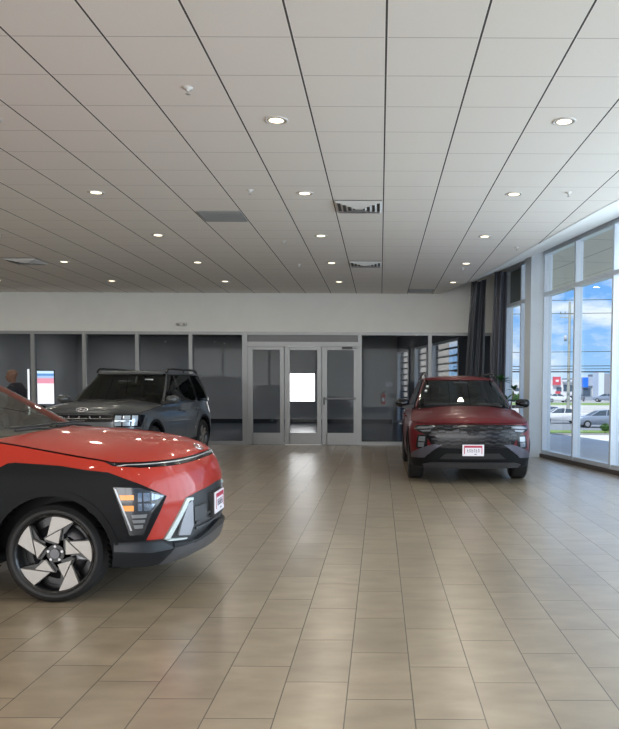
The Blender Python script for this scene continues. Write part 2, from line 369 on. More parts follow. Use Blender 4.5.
# pilaster between the window groups, and the solid wall up to the back corner
mb = MB(); mb.box((-0.27, 16.25, 0), (0.2, 16.6, 4.5), 0, WM); mb.build('wall_pilaster', mat('pilaster_paint', (0.66, 0.73, 0.78), 0.6, noise=0.02, nscale=4))['kind'] = 'structure'
mb = MB(); mb.box((0.0, 18.62, 0), (0.2, YB / cos(WROT) + 0.1, 4.6), 0, WM); mb.box((0.0, -8.2, HEAD), (0.2, 18.62, 4.62), 0, WM); struct('wall_right', mb, white_wall)

# windows of the drive in the same side wall, with dark louvre bars outside
slat_m = mat('louvre_bar', (0.012, 0.016, 0.024), 0.5)
tt = lambda y: y / cos(WROT)
ys = [(22.35, 25.5), (26.25, 28.1), (29.3, 31.35)]
mb = MB(); prev = tt(19.35)
for a, b in ys:
    mb.box((0, prev, 0), (0.2, tt(a), 4.6), 0, WM); mb.box((0, tt(a), 2.95), (0.2, tt(b), 4.6), 0, WM); prev = tt(b)
mb.box((0, prev, 0), (0.2, tt(FW) + .2, 4.6), 0, WM); struct('wall_side', mb, mat('drive_side_wall', (0.10, 0.115, 0.14), 0.8))
for i, (a, b) in enumerate(ys):
    a, b = tt(a), tt(b)
    f = MB(); f.box((-0.03, a - 0.04, 0.05), (0.1, a + 0.03, 2.95), 0, WM); f.box((-0.03, b - 0.03, 0.05), (0.1, b + 0.04, 2.95), 0, WM); f.box((0, a, 0.05), (0.1, b, 0.12), 0, WM); f.box((0, a, 2.88), (0.1, b, 2.95), 0, WM)
    w = struct('window_%d' % (60 + i), f, alu_l)
    g = MB(); g.box((0.04, a, 0.12), (0.05, b, 2.88), 0, WM); g.build('pane', glass('drive_glass', (0.95, 0.97, 0.98), 1.12), w)
    s = MB(); z = 0.12
    while z < 2.9: s.box((0.12, a - 0.05, z), (0.17, b + 0.05, z + 0.055), 0, WM); z += 0.232
    s.build('louvre', slat_m, w)

# exterior canopy over the side windows: panelled soffit
def canopy_mat():
    m = bpy.data.materials.new('canopy_panel'); m.use_nodes = True; t = m.node_tree; b = t.nodes['Principled BSDF']
    c = N('ShaderNodeTexCoord', t); s = N('ShaderNodeSeparateXYZ', t); t.links.new(c.outputs['Object'], s.inputs[0])
    M = lambda *a: math_node(t, *a)
    fx = M('FRACT', M('DIVIDE', M('ADD', s.outputs[0], 20), 1.25)); fy = M('FRACT', M('DIVIDE', M('ADD', s.outputs[1], 20), 2.5))
    g = M('MAXIMUM', M('LESS_THAN', fx, 0.025), M('LESS_THAN', fy, 0.012))
    mm = N('ShaderNodeMix', t, data_type='RGBA'); t.links.new(g, mm.inputs[0]); mm.inputs[6].default_value = (0.60, 0.56, 0.47, 1); mm.inputs[7].default_value = (0.22, 0.20, 0.17, 1)
    t.links.new(mm.outputs[2], b.inputs['Base Color']); b.inputs['Roughness'].default_value = 0.6; return m
mb = MB(); mb.box((0.2, -9.5, 4.36), (3.1, 33, 4.62))
o = mb.build('canopy', canopy_mat()); o.matrix_world = WM; tag(o, 'beige panelled canopy seen through the upper side window panes', 'canopy')
c = MB()

# ------------------------------------------------------------------ drapes at the far right corner
def drape(name, y, xt0, xt1, xb0, xb1, ztop, folds, label, tone):
    mb = MB(); n = folds * 10; lay = 10
    zb = 0.03; zr = 1.75
    sh0 = (xt0 - xb0) / (ztop - zr); sh1 = (xt1 - xb1) / (ztop - zr)
    vs = []
    for j in range(lay + 1):
        z = zb + (ztop - zb) * j / lay
        a = xt0 - sh0 * (ztop - z); b = xt1 - sh1 * (ztop - z)
        for side in (0, 1):
            for i in range(n + 1):
                q = i / n if side == 0 else 1 - i / n
                xx = a + (b - a) * q
                edge = sin(pi * q) ** 0.5 if 0 < q < 1 else 0
                dy = -(0.10 + 0.085 * cos(2 * pi * folds * q + 0.9)) * edge if side == 0 else 0.06 * edge
                vs.append((xx, y + dy, z))
    m = 2 * (n + 1)
    for j in range(lay):
        for i in range(m):
            pass
    mb.add(vs, [(j * m + i, j * m + (i + 1) % m, (j + 1) * m + (i + 1) % m, (j + 1) * m + i) for j in range(lay) for i in range(m)], 0, True)
    mb.add(vs[:m], [tuple(range(m - 1, -1, -1))]); mb.add(vs[-m:], [tuple(range(m))])
    o = mb.build(name, mat('drape_%.3f' % tone[0], tone, 0.36, 0.0, noise=0.03, nscale=2)); o['label'] = label; o['category'] = 'drape'; o['group'] = 'gathered grey drapes in the far right corner'
drape('drape', 17.55, 2.09, 2.325, 1.965, 2.205, 3.90, 2, 'leftmost dark grey gathered drape in the far right corner', (0.035, 0.039, 0.047))
drape('drape', 17.62, 2.33, 2.445, 2.20, 2.415, 3.95, 1, 'narrow middle gathered drape in the far right corner', (0.035, 0.039, 0.047))
drape('drape', 17.50, 2.62, 2.92, 2.535, 2.90, 4.12, 2, 'widest rightmost gathered drape beside the side window', (0.06, 0.065, 0.082))

# ------------------------------------------------------------------ ceiling fixtures
ring_m = mat('lamp_trim', (0.55, 0.54, 0.52), 0.4); refl_m = mat('lamp_reflector', (0.75, 0.70, 0.6), 0.25, 0.6)
glow_m = mat('lamp_glow', (1, 0.9, 0.7), 0.5, emit=(1.0, 0.86, 0.62), es=2.5)
def downlight():
    r = empty('recessed_downlight')
    m = MB(); m.lathe([(0.105, 0.0), (0.105, -0.006), (0.088, -0.008), (0.084, 0.0)], n=24); m.build('trim_ring', ring_m, r)
    m = MB(); m.lathe([(0.086, -0.004), (0.066, -0.0045)], n=24); m.build('reflector', refl_m, r)
    m = MB(); m.lathe([(0.066, -0.0046), (0.04, -0.011), (0.0001, -0.014)], n=24); m.build('bulb', glow_m, r)
    return r
dl0 = downlight()
n = 0
names = {(-0.93, 6.82): 'recessed downlight nearest the top centre of the ceiling', (1.62, 6.82): 'recessed downlight at upper right of the ceiling, nearest the side windows'}
colw = {-6.0: 'far left', -3.47: 'left', -0.93: 'centre', 1.62: 'right', -8.55: 'outermost left', -11.1: 'wall side left', 4.15: 'near window'}
roww = {4.28: 'overhead', 6.82: 'nearest', 9.33: 'second nearest', 11.9: 'middle', 14.45: 'second farthest', 17.0: 'farthest', 1.74: 'rear', -0.8: 'rearmost', -3.3: 'entrance'}
for y in (-3.3, -0.8, 1.74, 4.28, 6.82, 9.33, 11.9, 14.45, 17.0):
    for x in (-11.1, -8.55, -6.0, -3.47, -0.93, 1.62, 4.15):
        if x == 4.15 and y > 0: continue
        vis = abs(x) < 0.52 * y and y > 5
        if vis or y > 0 or True:
            if not vis and False: continue
        if vis:
            o = dl0 if n == 0 else copy_tree(dl0); n += 1
            o.location = (x, y, CZ)
            tag(o, '%s row recessed downlight in the %s column of the tile ceiling' % (roww[y], colw[x]), 'ceiling light', 'recessed ceiling downlights')
        l = light('downlight_light', 'AREA', (x, y, CZ - 0.02), (0, 0, -1), LAMP_W, (1.0, 0.90, 0.76), 0.14); l.data.shape = 'DISK'

def diffuser(x, y, label):
    s = 0.60; m = MB()
    r = empty('air_diffuser', (x, y, CZ), 0, label, 'air vent', 'square ceiling air diffusers')
    m.box((-s / 2, -s / 2, -0.006), (s / 2, s / 2, 0.0)); m.build('backing', mat('vent_dark', (0.08, 0.08, 0.08), 0.6), r)
    m = MB()
    for q in (0.30, 0.235, 0.17, 0.105):
        w = 0.028; z0 = -0.022 - (0.30 - q) * 0.1
        vo = [(-q, -q, z0 + 0.012), (q, -q, z0 + 0.012), (q, q, z0 + 0.012), (-q, q, z0 + 0.012)]; qi = q - w
        vi = [(-qi, -qi, z0 - 0.012), (qi, -qi, z0 - 0.012), (qi, qi, z0 - 0.012), (-qi, qi, z0 - 0.012)]
        m.add(vo + vi, [(i, (i + 1) % 4, 4 + (i + 1) % 4, 4 + i) for i in range(4)])
    m.box((-0.05, -0.05, -0.04), (0.05, 0.05, -0.03)); m.build('louvre_ring', mat('vent_white', (0.55, 0.55, 0.54), 0.5), r)
diffuser(-0.285, 9.96, 'square ceiling diffuser right of centre, nearer of the two in line')
diffuser(-0.285, 14.52, 'square ceiling diffuser right of centre, farther of the two in line')
diffuser(-6.67, 14.34, 'square ceiling diffuser at far left of the ceiling')
def grille(x, y, label):
    r = empty('return_grille', (x, y, CZ), 0, label, 'air vent', 'flat return air grilles')
    m = MB(); m.box((-0.3, -0.3, -0.008), (0.3, 0.3, 0)); m.build('grille_panel', mat('grille_grey', (0.20, 0.21, 0.21), 0.6), r)
    m = MB()
    for i in range(15): m.box((-0.28, -0.28 + i * 0.04, -0.014), (0.28, -0.265 + i * 0.04, -0.006))
    m.build('grille_blade', mat('grille_blade', (0.26, 0.27, 0.27), 0.5), r)
grille(-2.19, 10.585, 'flat grey return grille left of the centre line of the ceiling')
grille(0.98, 18.50, 'flat grey return grille in the last ceiling row by the back wall')
def sprinkler(x, y, label):
    r = empty('sprinkler_head', (x, y, CZ), 0, label, 'sprinkler', 'ceiling sprinkler heads')
    m = MB(); m.lathe([(0.04, 0), (0.04, -0.006), (0.015, -0.012), (0.012, -0.03)], n=16); m.build('escutcheon', ring_m, r)
    m = MB(); m.tube((0, 0, -0.01), (0, 0, -0.05), 0.006, n=6); m.lathe([(0.0001, -0.05), (0.02, -0.05), (0.02, -0.053), (0.0001, -0.053)], n=12); m.build('deflector', mat('sprinkler_metal', (0.5, 0.48, 0.45), 0.3, 0.8), r)
for px_, py_, lab in [(-1.53, 6.10, 'sprinkler head nearest the camera in the left ceiling tiles'), (-1.57, 9.19, 'sprinkler head between the left and centre downlight columns'), (-1.56, 12.35, 'sprinkler head just ahead of the middle downlight row'), (2.26, 9.24, 'sprinkler head right of the right downlight column'), (2.28, 12.79, 'sprinkler head by the ceiling edge near the soffit'), (1.62, 15.06, 'sprinkler head beyond the right column downlights'), (-1.57, 14.65, 'sprinkler head in the far centre ceiling tiles')]:
    sprinkler(px_, py_, lab)

# emergency light on bulkhead
r = empty('emergency_light', (-4.97, YB, 3.03), 0, 'small twin-head emergency light on the bulkhead over the partition', 'emergency light')
m = MB(); m.rbox((-0.07, -0.05, -0.045), (0.10, -0.001, 0.045), 0.01); m.build('housing', mat('offwhite_plastic', (0.6, 0.6, 0.56), 0.5), r)
for sx in (-0.12, 0.05):
    m = MB(); m.tube((sx, -0.02, -0.0), (sx, -0.10, -0.01), 0.025, 0.035, 14); m.build('lamp_head', mat('dull_grey', (0.25, 0.25, 0.24), 0.4), r)

# ------------------------------------------------------------------ things in the drive
r = empty('display_screen', (-9.73, 21.8, 0), 0, 'glowing white display with blue and pink bands behind the partition glass', 'display')
m = MB(); m.box((-0.33, 0.0, 0.93), (0.33, 0.06, 1.92)); m.box((-0.05, 0.0, 0.04), (0.05, 0.05, 0.9)); m.box((-0.25, -0.2, 0), (0.25, 0.25, 0.04)); m.build('stand', black_pl, r)
def scr():
    m = bpy.data.materials.new('display_bands'); m.use_nodes = True; t = m.node_tree; b = t.nodes['Principled BSDF']
    c = N('ShaderNodeTexCoord', t); s = N('ShaderNodeSeparateXYZ', t); t.links.new(c.outputs['Generated'], s.inputs[0])
    r = N('ShaderNodeValToRGB', t); t.links.new(s.outputs[2], r.inputs[0]); r.color_ramp.interpolation = 'CONSTANT'
    el = r.color_ramp.elements; el[0].color = (0.95, 0.96, 1, 1); el[1].position = 0.62; el[1].color = (0.85, 0.35, 0.45, 1)
    for p, cc in ((0.78, (0.45, 0.60, 0.85, 1)), (0.85, (0.14, 0.33, 0.68, 1)), (0.92, (0.65, 0.85, 0.98, 1))):
        q = el.new(p); q.color = cc
    b.inputs['Base Color'].default_value = (0, 0, 0, 1); t.links.new(r.outputs[0], b.inputs['Emission Color']); b.inputs['Emission Strength'].default_value = 2.1; return m
m = MB(); m.box((-0.325, -0.012, 0.95), (0.325, -0.001, 1.90)); m.build('screen', scr(), r)
r = empty('bright_strip', (-10.19, 21.9, 0), 0, 'narrow upright white glowing strip left of the glowing display', 'light strip')
m = MB(); m.box((-0.02, 0, 0), (0.04, 0.06, 1.96)); m.box((-0.05, -0.05, 0), (0.09, 0.10, 0.03)); m.build('post', mat('post_grey', (0.3, 0.3, 0.3), 0.5), r)
m = MB(); m.box((-0.015, -0.012, 0.3), (0.035, -0.001, 1.95)); m.build('strip_face', mat('white_glow', (1, 1, 1), 0.5, emit=(0.95, 0.97, 1), es=2.2), r)  # emissive face paints in a narrow bright strip behind the glass
# extinguisher and notice on the far wall
ex = (382.8 - 380) / 755 * FW + 0.03
r = empty('fire_extinguisher', (0.13, FW - 0.10, 0.77), 0, 'red fire extinguisher mounted on the far wall of the back room', 'fire extinguisher')
m = MB(); m.lathe([(0.0001, 0), (0.07, 0.0), (0.085, 0.03), (0.085, 0.36), (0.07, 0.42), (0.03, 0.45)], n=20); m.build('cylinder', mat('extinguisher_red', (0.55, 0.02, 0.02), 0.35), r)
m = MB(); m.tube((0, 0, 0.44), (0, 0, 0.52), 0.025, n=10); m.box((-0.03, -0.02, 0.5), (0.10, 0.02, 0.53)); m.path([(0.0, -0.02, 0.5), (-0.10, -0.03, 0.44), (-0.11, -0.03, 0.2), (-0.10, -0.03, 0.12)], 0.012); m.build('valve', black_pl, r)
m = MB(); m.box((-0.05, -0.0885, 0.12), (0.05, -0.082, 0.28)); m.build('sticker', mat('sticker_white', (0.7, 0.7, 0.7), 0.5), r)
m = MB(); m.box((0.22, FW - 0.035, 1.50), (0.50, FW - 0.001, 1.70)); o = m.build('wall_notice', mat('notice_white', (0.62, 0.66, 0.68), 0.5)); tag(o, 'small white notice board above and right of the fire extinguisher', 'notice')

# ------------------------------------------------------------------ outside
conc = mat('concrete', (0.76, 0.76, 0.74), 0.85, noise=0.06, nscale=0.8); asph = mat('asphalt', (0.25, 0.265, 0.28), 0.9, noise=0.1, nscale=0.7)
grass = mat('grass', (0.20, 0.30, 0.07), 0.95, noise=0.3, nscale=3.0, bump=0.4, bscale=30)
curb = mat('white_curb', (0.72, 0.71, 0.67), 0.8)
def strip(name, rows, m, x0=2.6, x1=170):
    mb = MB(); vs = []; n = 24
    for y, z in rows:
        for i in range(n + 1): vs.append((x0 + (x1 - x0) * i / n, y, z))
    mb.add(vs, [(j * (n + 1) + i, j * (n + 1) + i + 1, (j + 1) * (n + 1) + i + 1, (j + 1) * (n + 1) + i) for j in range(len(rows) - 1) for i in range(n)])
    struct(name, mb, m)
strip('apron', [(-60, -0.13), (24.0, -0.13)], conc, 3)
mb = MB(); mb.prism([(0.2, -9.5), (4.1, -9.5), (4.1, 33), (0.2, 33)], -0.14, -0.10, plane='XY'); o = mb.build('apron_slab', conc); o.matrix_world = WM; o['kind'] = 'structure'
strip('forecourt', [(24.0, -0.13), (25.8, -0.13)], curb, 3)
strip('drive_lane', [(25.8, -0.13), (26.9, -0.13)], mat('lane_brown', (0.30, 0.28, 0.26), 0.9), 3)
strip('lawn', [(26.9, -0.10), (28.6, -0.12), (34, -1.3), (50, -1.97), (58, -1.94)], grass)
strip('road', [(58, -1.92), (99, -1.92)], asph, 2.6)
strip('road_kerb', [(99, -1.85), (101, -1.8)], curb)
strip('verge', [(101, -1.8), (116, -1.05)], mat('road_shoulder', (0.55, 0.53, 0.48), 0.9, noise=0.1, nscale=0.3))
strip('verge_lawn', [(116, -1.05), (126, -0.9)], grass)
strip('parking_lot', [(126, -0.9), (260, -0.7), (700, -0.7)], mat('lot_paving', (0.42, 0.41, 0.39), 0.9, noise=0.1, nscale=0.2), -40, 400)
mb = MB(); mb.box((-60, 33, -0.9), (2.6, 126, -0.8)); struct('side_ground', mb, asph)

def px(x, d): return (x - 380) / 755.0 * d
def pz(y, d): return EYE - (y - 388.4) * d / 755.0
def block(name, x0, x1, d, ytop, depth, m, label, cat='building', ybase=None, parts=()):
    X0, X1 = px(x0, d), px(x1, d); zt = pz(ytop, d); zb = -0.9 if ybase is None else pz(ybase, d)
    r = empty(name, ((X0 + X1) / 2, d, zb), 0, label, cat)
    w = X1 - X0; mb = MB(); mb.box((-w / 2, 0, 0), (w / 2, depth, zt - zb)); mb.build('wall', m, r)
    for (nm, a, b, c, e, mm, pr) in parts:
        mb = MB(); mb.box((px(a, d) - (X0 + X1) / 2, -pr, pz(e, d) - zb), (px(b, d) - (X0 + X1) / 2, 0, pz(c, d) - zb)); mb.build(nm, mm, r)
    return r
wht = mat('facade_white', (0.72, 0.72, 0.74), 0.7); gry = mat('facade_grey', (0.32, 0.36, 0.42), 0.6); win = mat('facade_window', (0.08, 0.11, 0.15), 0.2)
redm = mat('sign_red', (0.62, 0.06, 0.09), 0.5); blum = mat('sign_blue', (0.02, 0.17, 0.75), 0.5)
block('shop_building', 546, 577, 150, 379.5, 14, wht, 'white roadside shop with a red sign fascia across the road', parts=[
    ('sign', 552, 559.5, 376.5, 384.5, redm, 0.6), ('sign_lettering', 554.5, 557.5, 379.5, 381.5, mat('sign_white', (0.85, 0.85, 0.85), 0.6), 0.66), ('window', 556, 561, 387, 391.5, win, 0.1), ('awning', 562, 575, 381, 382.5, gry, 0.5), ('window', 563, 567, 384.5, 391, win, 0.1), ('red_panel', 555, 560, 391, 393.5, redm, 0.15), ('window', 569, 576, 385, 391, win, 0.1)])
block('dealer_building', 578, 600, 150, 377.0, 14, gry, 'long grey showroom with a blue corner panel across the road', parts=[
    ('blue_panel', 581.5, 587, 377.0, 386.8, blum, 0.5), ('window', 582, 590, 388, 395.5, win, 0.1), ('doorway', 591.5, 594, 387, 395.5, mat('facade_cream', (0.75, 0.70, 0.6), 0.7), 0.12), ('roof_band', 587, 600, 376.2, 385.5, mat('facade_silver', (0.48, 0.52, 0.60), 0.4, 0.3), 0.35), ('window', 594.5, 598, 387, 396, win, 0.1)])
block('entrance_tower', 598, 603.5, 143, 371.5, 4, mat('tower_white', (0.66, 0.72, 0.80), 0.5), 'tall pale entrance tower beside the grey showroom', ybase=402)
block('office_block', 603.5, 640, 152, 373, 12, mat('tower_dark', (0.30, 0.31, 0.35), 0.6), 'dark grey block right of the pale entrance tower')
block('warehouse', 478, 540, 240, 384.5, 20, wht, 'low white warehouse on the horizon beyond the far side window', parts=[('window', 515, 519, 388, 391, win, 0.1)])
block('storage_building', 612, 680, 170, 380, 12, mat('facade_tan2', (0.5, 0.45, 0.38), 0.8), 'low tan building at the right edge of the window view')
tan = mat('tan_block', (0.50, 0.43, 0.38), 0.85, noise=0.05, nscale=1.0)
r = empty('neighbour_building', (-4.0, 48, -0.9), 0, 'tan masonry building seen through the louvred drive windows', 'building')
m = MB(); m.box((-9, 0, 0), (8.35, 9, 9.0)); m.build('wall', tan, r); m = MB(); m.box((-9.2, -0.2, 9.0), (8.55, 9.2, 9.25)); m.build('roof', gry, r)

# utility pole and wires
pole_m = mat('weathered_pole', (0.42, 0.42, 0.36), 0.9, noise=0.1, nscale=6)
PD = 84.0; X = px(568, PD)
r = empty('utility_pole', (X, PD, -1.9), 0, 'tall weathered utility pole with a crossarm beyond the road', 'utility pole')
m = MB(); m.tube((0, 0, -0.2), (0, 0, pz(302, PD) + 1.9), 0.19, 0.13, 12); m.build('pole', pole_m, r)
za = pz(314, PD) + 1.9
m = MB(); m.box((-1.1, -0.08, za - 0.06), (1.1, 0.04, za + 0.06)); m.box((-1.1, -0.08, za - 0.45), (0.1, 0.02, za - 0.36)); m.build('crossarm', pole_m, r)
for dx in (-1.0, -0.5, 0.5, 1.0):
    m = MB(); m.lathe([(0.05, 0), (0.07, 0.05), (0.04, 0.09), (0.06, 0.14), (0.0001, 0.2)], c=(dx, 0, za + 0.06), n=10); m.build('insulator', mat('insulator', (0.25, 0.26, 0.28), 0.4), r)
m = MB(); m.lathe([(0.0001, 0), (0.17, 0), (0.17, 0.6), (0.0001, 0.64)], c=(-0.42, 0, za - 3.0), n=16); m.build('transformer', mat('transformer', (0.5, 0.52, 0.54), 0.5), r)
wire_m = mat('cable', (0.02, 0.025, 0.03), 0.7)
for i, (yl, yr, rr, lab) in enumerate([(366, 364, 0.04, 'uppermost of the low black cables'), (371.5, 371, 0.07, 'thick black cable just above the rooftops'), (369, 366.5, 0.03, 'thin black cable between the two low cables'), (301, 297, 0.03, 'high power line near the top of the pole'), (352, 349, 0.03, 'power line halfway up the pole'), (314, 311, 0.03, 'power line level with the crossarm')]):
    D = PD - 1.2 - 0.6 * i; h0 = pz(yl, D); h1 = pz(yr, D)
    pts = [(X_, D, h0 + (h1 - h0) * (X_ - px(545, D)) / (px(615, D) - px(545, D)) * 0.35) for X_ in range(8, 60, 2)]
    m = MB(); m.path(pts, rr, 6); o = m.build('power_cable', wire_m); tag(o, lab + ' seen through the side windows', 'cable', 'overhead cables across the road')

# shrubs and distant trees : crowns of many leaves
leaf_m = mat('leaf_green', (0.06, 0.14, 0.03), 0.7, noise=0.4, nscale=3)
def crown(name, c, r, n, leaf, label, cat, stem=0.0, squash=0.8, m=leaf_m, group=None):
    rnd = random.Random(int(c[0] * 100) + n)
    e_ = empty(name, (c[0], c[1], c[2]), 0, label, cat, group); mb = MB()
    for i in range(n):
        u = rnd.uniform(-1, 1); a = rnd.uniform(0, 2 * pi); q = r * rnd.uniform(0.55, 1.0); s = sqrt(1 - u * u)
        p = Vector((q * s * cos(a), q * s * sin(a), q * u * squash + r * squash + stem))
        d = Vector((rnd.uniform(-1, 1), rnd.uniform(-1, 1), rnd.uniform(-1, 1))).normalized(); b = d.orthogonal().normalized()
        mb.add([p - d * leaf, p + b * leaf * 0.45, p + d * leaf, p - b * leaf * 0.45], [(0, 1, 2, 3)])
    mb.lathe([(0.0001, stem + 0.1 * r), (0.6 * r, stem + 0.5 * r * squash), (0.68 * r, stem + r * squash), (0.5 * r, stem + 1.5 * r * squash), (0.0001, stem + 1.75 * r * squash)], n=14)
    mb.build('foliage', m, e_, recalc=False)
    t = MB(); t.tube((0, 0, -0.1), (0, 0, stem + r * 0.4), max(0.03, r * 0.06), n=8); t.build('stem', mat('bark', (0.12, 0.08, 0.05), 0.9), e_)
crown('shrub', (px(605.5, 27.9), 27.9, -0.12), 0.19, 500, 0.035, 'small round green shrub at the lawn edge outside the side window', 'shrub')
crown('shrub', (px(627, 28), 28, -0.12), 0.4, 500, 0.05, 'larger green shrub at the right edge of the window view', 'shrub')
for x, d, r_ in ((506, 135, 2.2), (512, 140, 1.3), (497, 150, 2.6), (519, 150, 1.2)):
    crown('roadside_tree', (px(x, d), d, -1.0), r_ * 0.7, 500, 0.35, 'dark green tree %s' % {506: 'tallest of the row beyond the far side window', 512: 'in the middle of the row beyond the far side window', 497: 'hidden behind the drape side of the far window', 519: 'low at the right end of the row beyond the far window'}[x], 'tree')

# potted plant by the corner window behind the dark red suv
r = empty('potted_plant', (2.66, 16.55, 0), 0, 'leafy green potted plant by the corner window behind the dark red suv', 'plant')
m = MB(); m.lathe([(0.0001, 0), (0.16, 0), (0.21, 0.38), (0.22, 0.40), (0.19, 0.40), (0.18, 0.36), (0.0001, 0.36)], n=24); m.build('pot', mat('pot_dark', (0.05, 0.05, 0.055), 0.5), r)
pl = mat('plant_leaf', (0.02, 0.085, 0.02), 0.35, noise=0.3, nscale=10)
rnd = random.Random(5); st = MB(); 
heads = [(-0.02, 0, 1.62, 0.30, 16), (0.12, 0.05, 1.20, 0.28, 14), (0.27, -0.02, 1.42, 0.22, 12)]
for hx, hy, hz, L, nl in heads:
    st.path([(hx * 0.1, 0, 0.34), (hx * 0.5, hy * 0.5, hz * 0.5), (hx, hy, hz)], [0.018, 0.015, 0.01], 8)
    lf = MB()
    for i in range(nl):
        a = 2 * pi * i / nl * 2.4; el = rnd.uniform(0.0, 1.1); w = 0.03
        pts = []
        for j in range(6):
            t = j / 5; rr_ = L * t; up = sin(el) * rr_ - 0.35 * L * t * t
            pts.append((Vector((hx + cos(a) * rr_ * cos(el), hy + sin(a) * rr_ * cos(el), hz + up)), w * sin(pi * min(0.97, t + 0.08)) + 0.002))
        sd = Vector((-sin(a), cos(a), 0)); vs = []
        for p, ww in pts: vs += [p - sd * ww, p + Vector((0, 0, -ww * 0.4)), p + sd * ww]
        lf.add(vs, [f for j in range(5) for f in ((3 * j, 3 * j + 1, 3 * j + 4, 3 * j + 3), (3 * j + 1, 3 * j + 2, 3 * j + 5, 3 * j + 4))], 0, True)
    lf.build('foliage', pl, r, recalc=False)
st.build('stem', mat('cane', (0.14, 0.10, 0.05), 0.8), r)
# ------------------------------------------------------------------ car bodies: stacked plan outlines
def lerp(tab, x):
    if x <= tab[0][0]: return tab[0][1]
    for (a, va), (b, vb) in zip(tab, tab[1:]):
        if x <= b: return va + (vb - va) * (x - a) / (b - a)
    return tab[-1][1]
def smooth(tab, x):
    h = (tab[-1][0] - tab[0][0]) * 0.03
    return (lerp(tab, x - h) + 2 * lerp(tab, x) + lerp(tab, x + h)) / 4
class Surf:
    def __init__(s, xf, xr, W, nf, nr, xc, xe, even=None, bow=0.0):
        s.bow = bow
        s.xf, s.xr, s.W, s.nf, s.nr, s.xc, s.xe = xf, xr, W, nf, nr, xc, xe; s.L = 100 * (xc - xe); s.tf = s.tr = None
        if even:                     # even = a typical height: spread the corner params evenly along the outline there
            w = lerp(W, even)
            for nm, a, n in (('tf', lerp(xf, even) - xc, nf), ('tr', xe - lerp(xr, even), nr)):
                acc = [0.0]; q = None
                for i in range(3601):
                    t = radians(i / 40); c = (a * max(cos(t), 0) ** (2 / n), w * sin(t) ** (2 / n))
                    if q: acc.append(acc[-1] + hypot(c[0] - q[0], c[1] - q[1]))
                    q = c
                setattr(s, nm, [v / acc[-1] * 90 for v in acc])
    def th(s, u, tab):
        if not tab: return u
        lo, hi = 0, len(tab) - 1
        if u >= 90: return 90.0
        while hi - lo > 1:
            m = (lo + hi) // 2
            if tab[m] <= u: lo = m
            else: hi = m
        f = (u - tab[lo]) / max(1e-12, tab[hi] - tab[lo]); return (lo + min(1, f)) / 40
    def ht(s, t, tab):
        if not tab: return t
        i = min(3599, int(t * 40)); return tab[i] + (tab[i + 1] - tab[i]) * (t * 40 - i)
    def pt(s, u, z):
        if u < 0: x, y, z = s.pt(-u, z); return (x, -y, z)
        W = smooth(s.W, z)
        if u <= 90:
            t = radians(s.th(u, s.tf)); n = s.nf; xf = smooth(s.xf, z)
            c = max(cos(t), 0) ** (2 / n); q = max(sin(t), 0) ** (2 / n)
            return (s.xc + (xf - s.xc - s.bow * q * q) * c, W * q, z)
        if u <= 90 + s.L: return (s.xc - (u - 90) / 100, W, z)
        v = 180 + s.L - u; sg = 1
        if v < 0: v = -v; sg = -1
        t = radians(s.th(v, s.tr))
        n = s.nr; xr = smooth(s.xr, z)
        return (s.xe + (xr - s.xe) * max(cos(t), 0) ** (2 / n), sg * W * max(sin(t), 0) ** (2 / n), z)
    def nrm(s, u, z):
        a = Vector(s.pt(u + .6, z)) - Vector(s.pt(u - .6, z)); b = Vector(s.pt(u, z + .012)) - Vector(s.pt(u, z - .012))
        n = a.cross(b); return n.normalized() if n.length > 1e-9 else Vector((1, 0, 0))
    def ux(s, x, z):       # param of a point on the flank at this x
        if x > s.xc:
            q = min(1, (x - s.xc) / (smooth(s.xf, z) - s.bow - s.xc)); return s.ht(degrees(acos(q ** (s.nf / 2))), s.tf)
        if x >= s.xe: return 90 + 100 * (s.xc - x)
        q = min(1, (x - s.xe) / (smooth(s.xr, z) - s.xe)); return 180 + s.L - s.ht(degrees(acos(q ** (s.nr / 2))), s.tr)
    def uy(s, y, z): q = min(1, abs(y) / smooth(s.W, z)); return s.ht(degrees(asin(q ** (s.nf / 2))), s.tf)
    def uyr(s, y, z): q = min(1, abs(y) / smooth(s.W, z)); return 180 + s.L - s.ht(degrees(asin(q ** (s.nr / 2))), s.tr)
    @property
    def end(s): return 180 + s.L
def clip(poly, axis, v, keep_gt):
    out = []; n = len(poly)
    for i in range(n):
        a, b = poly[i], poly[(i + 1) % n]
        ia = (a[axis] >= v) if keep_gt else (a[axis] <= v); ib = (b[axis] >= v) if keep_gt else (b[axis] <= v)
        if ia: out.append(a)
        if ia != ib:
            t = (v - a[axis]) / (b[axis] - a[axis]); q = [a[0] + (b[0] - a[0]) * t, a[1] + (b[1] - a[1]) * t]; q[axis] = v; out.append(tuple(q))
    return out
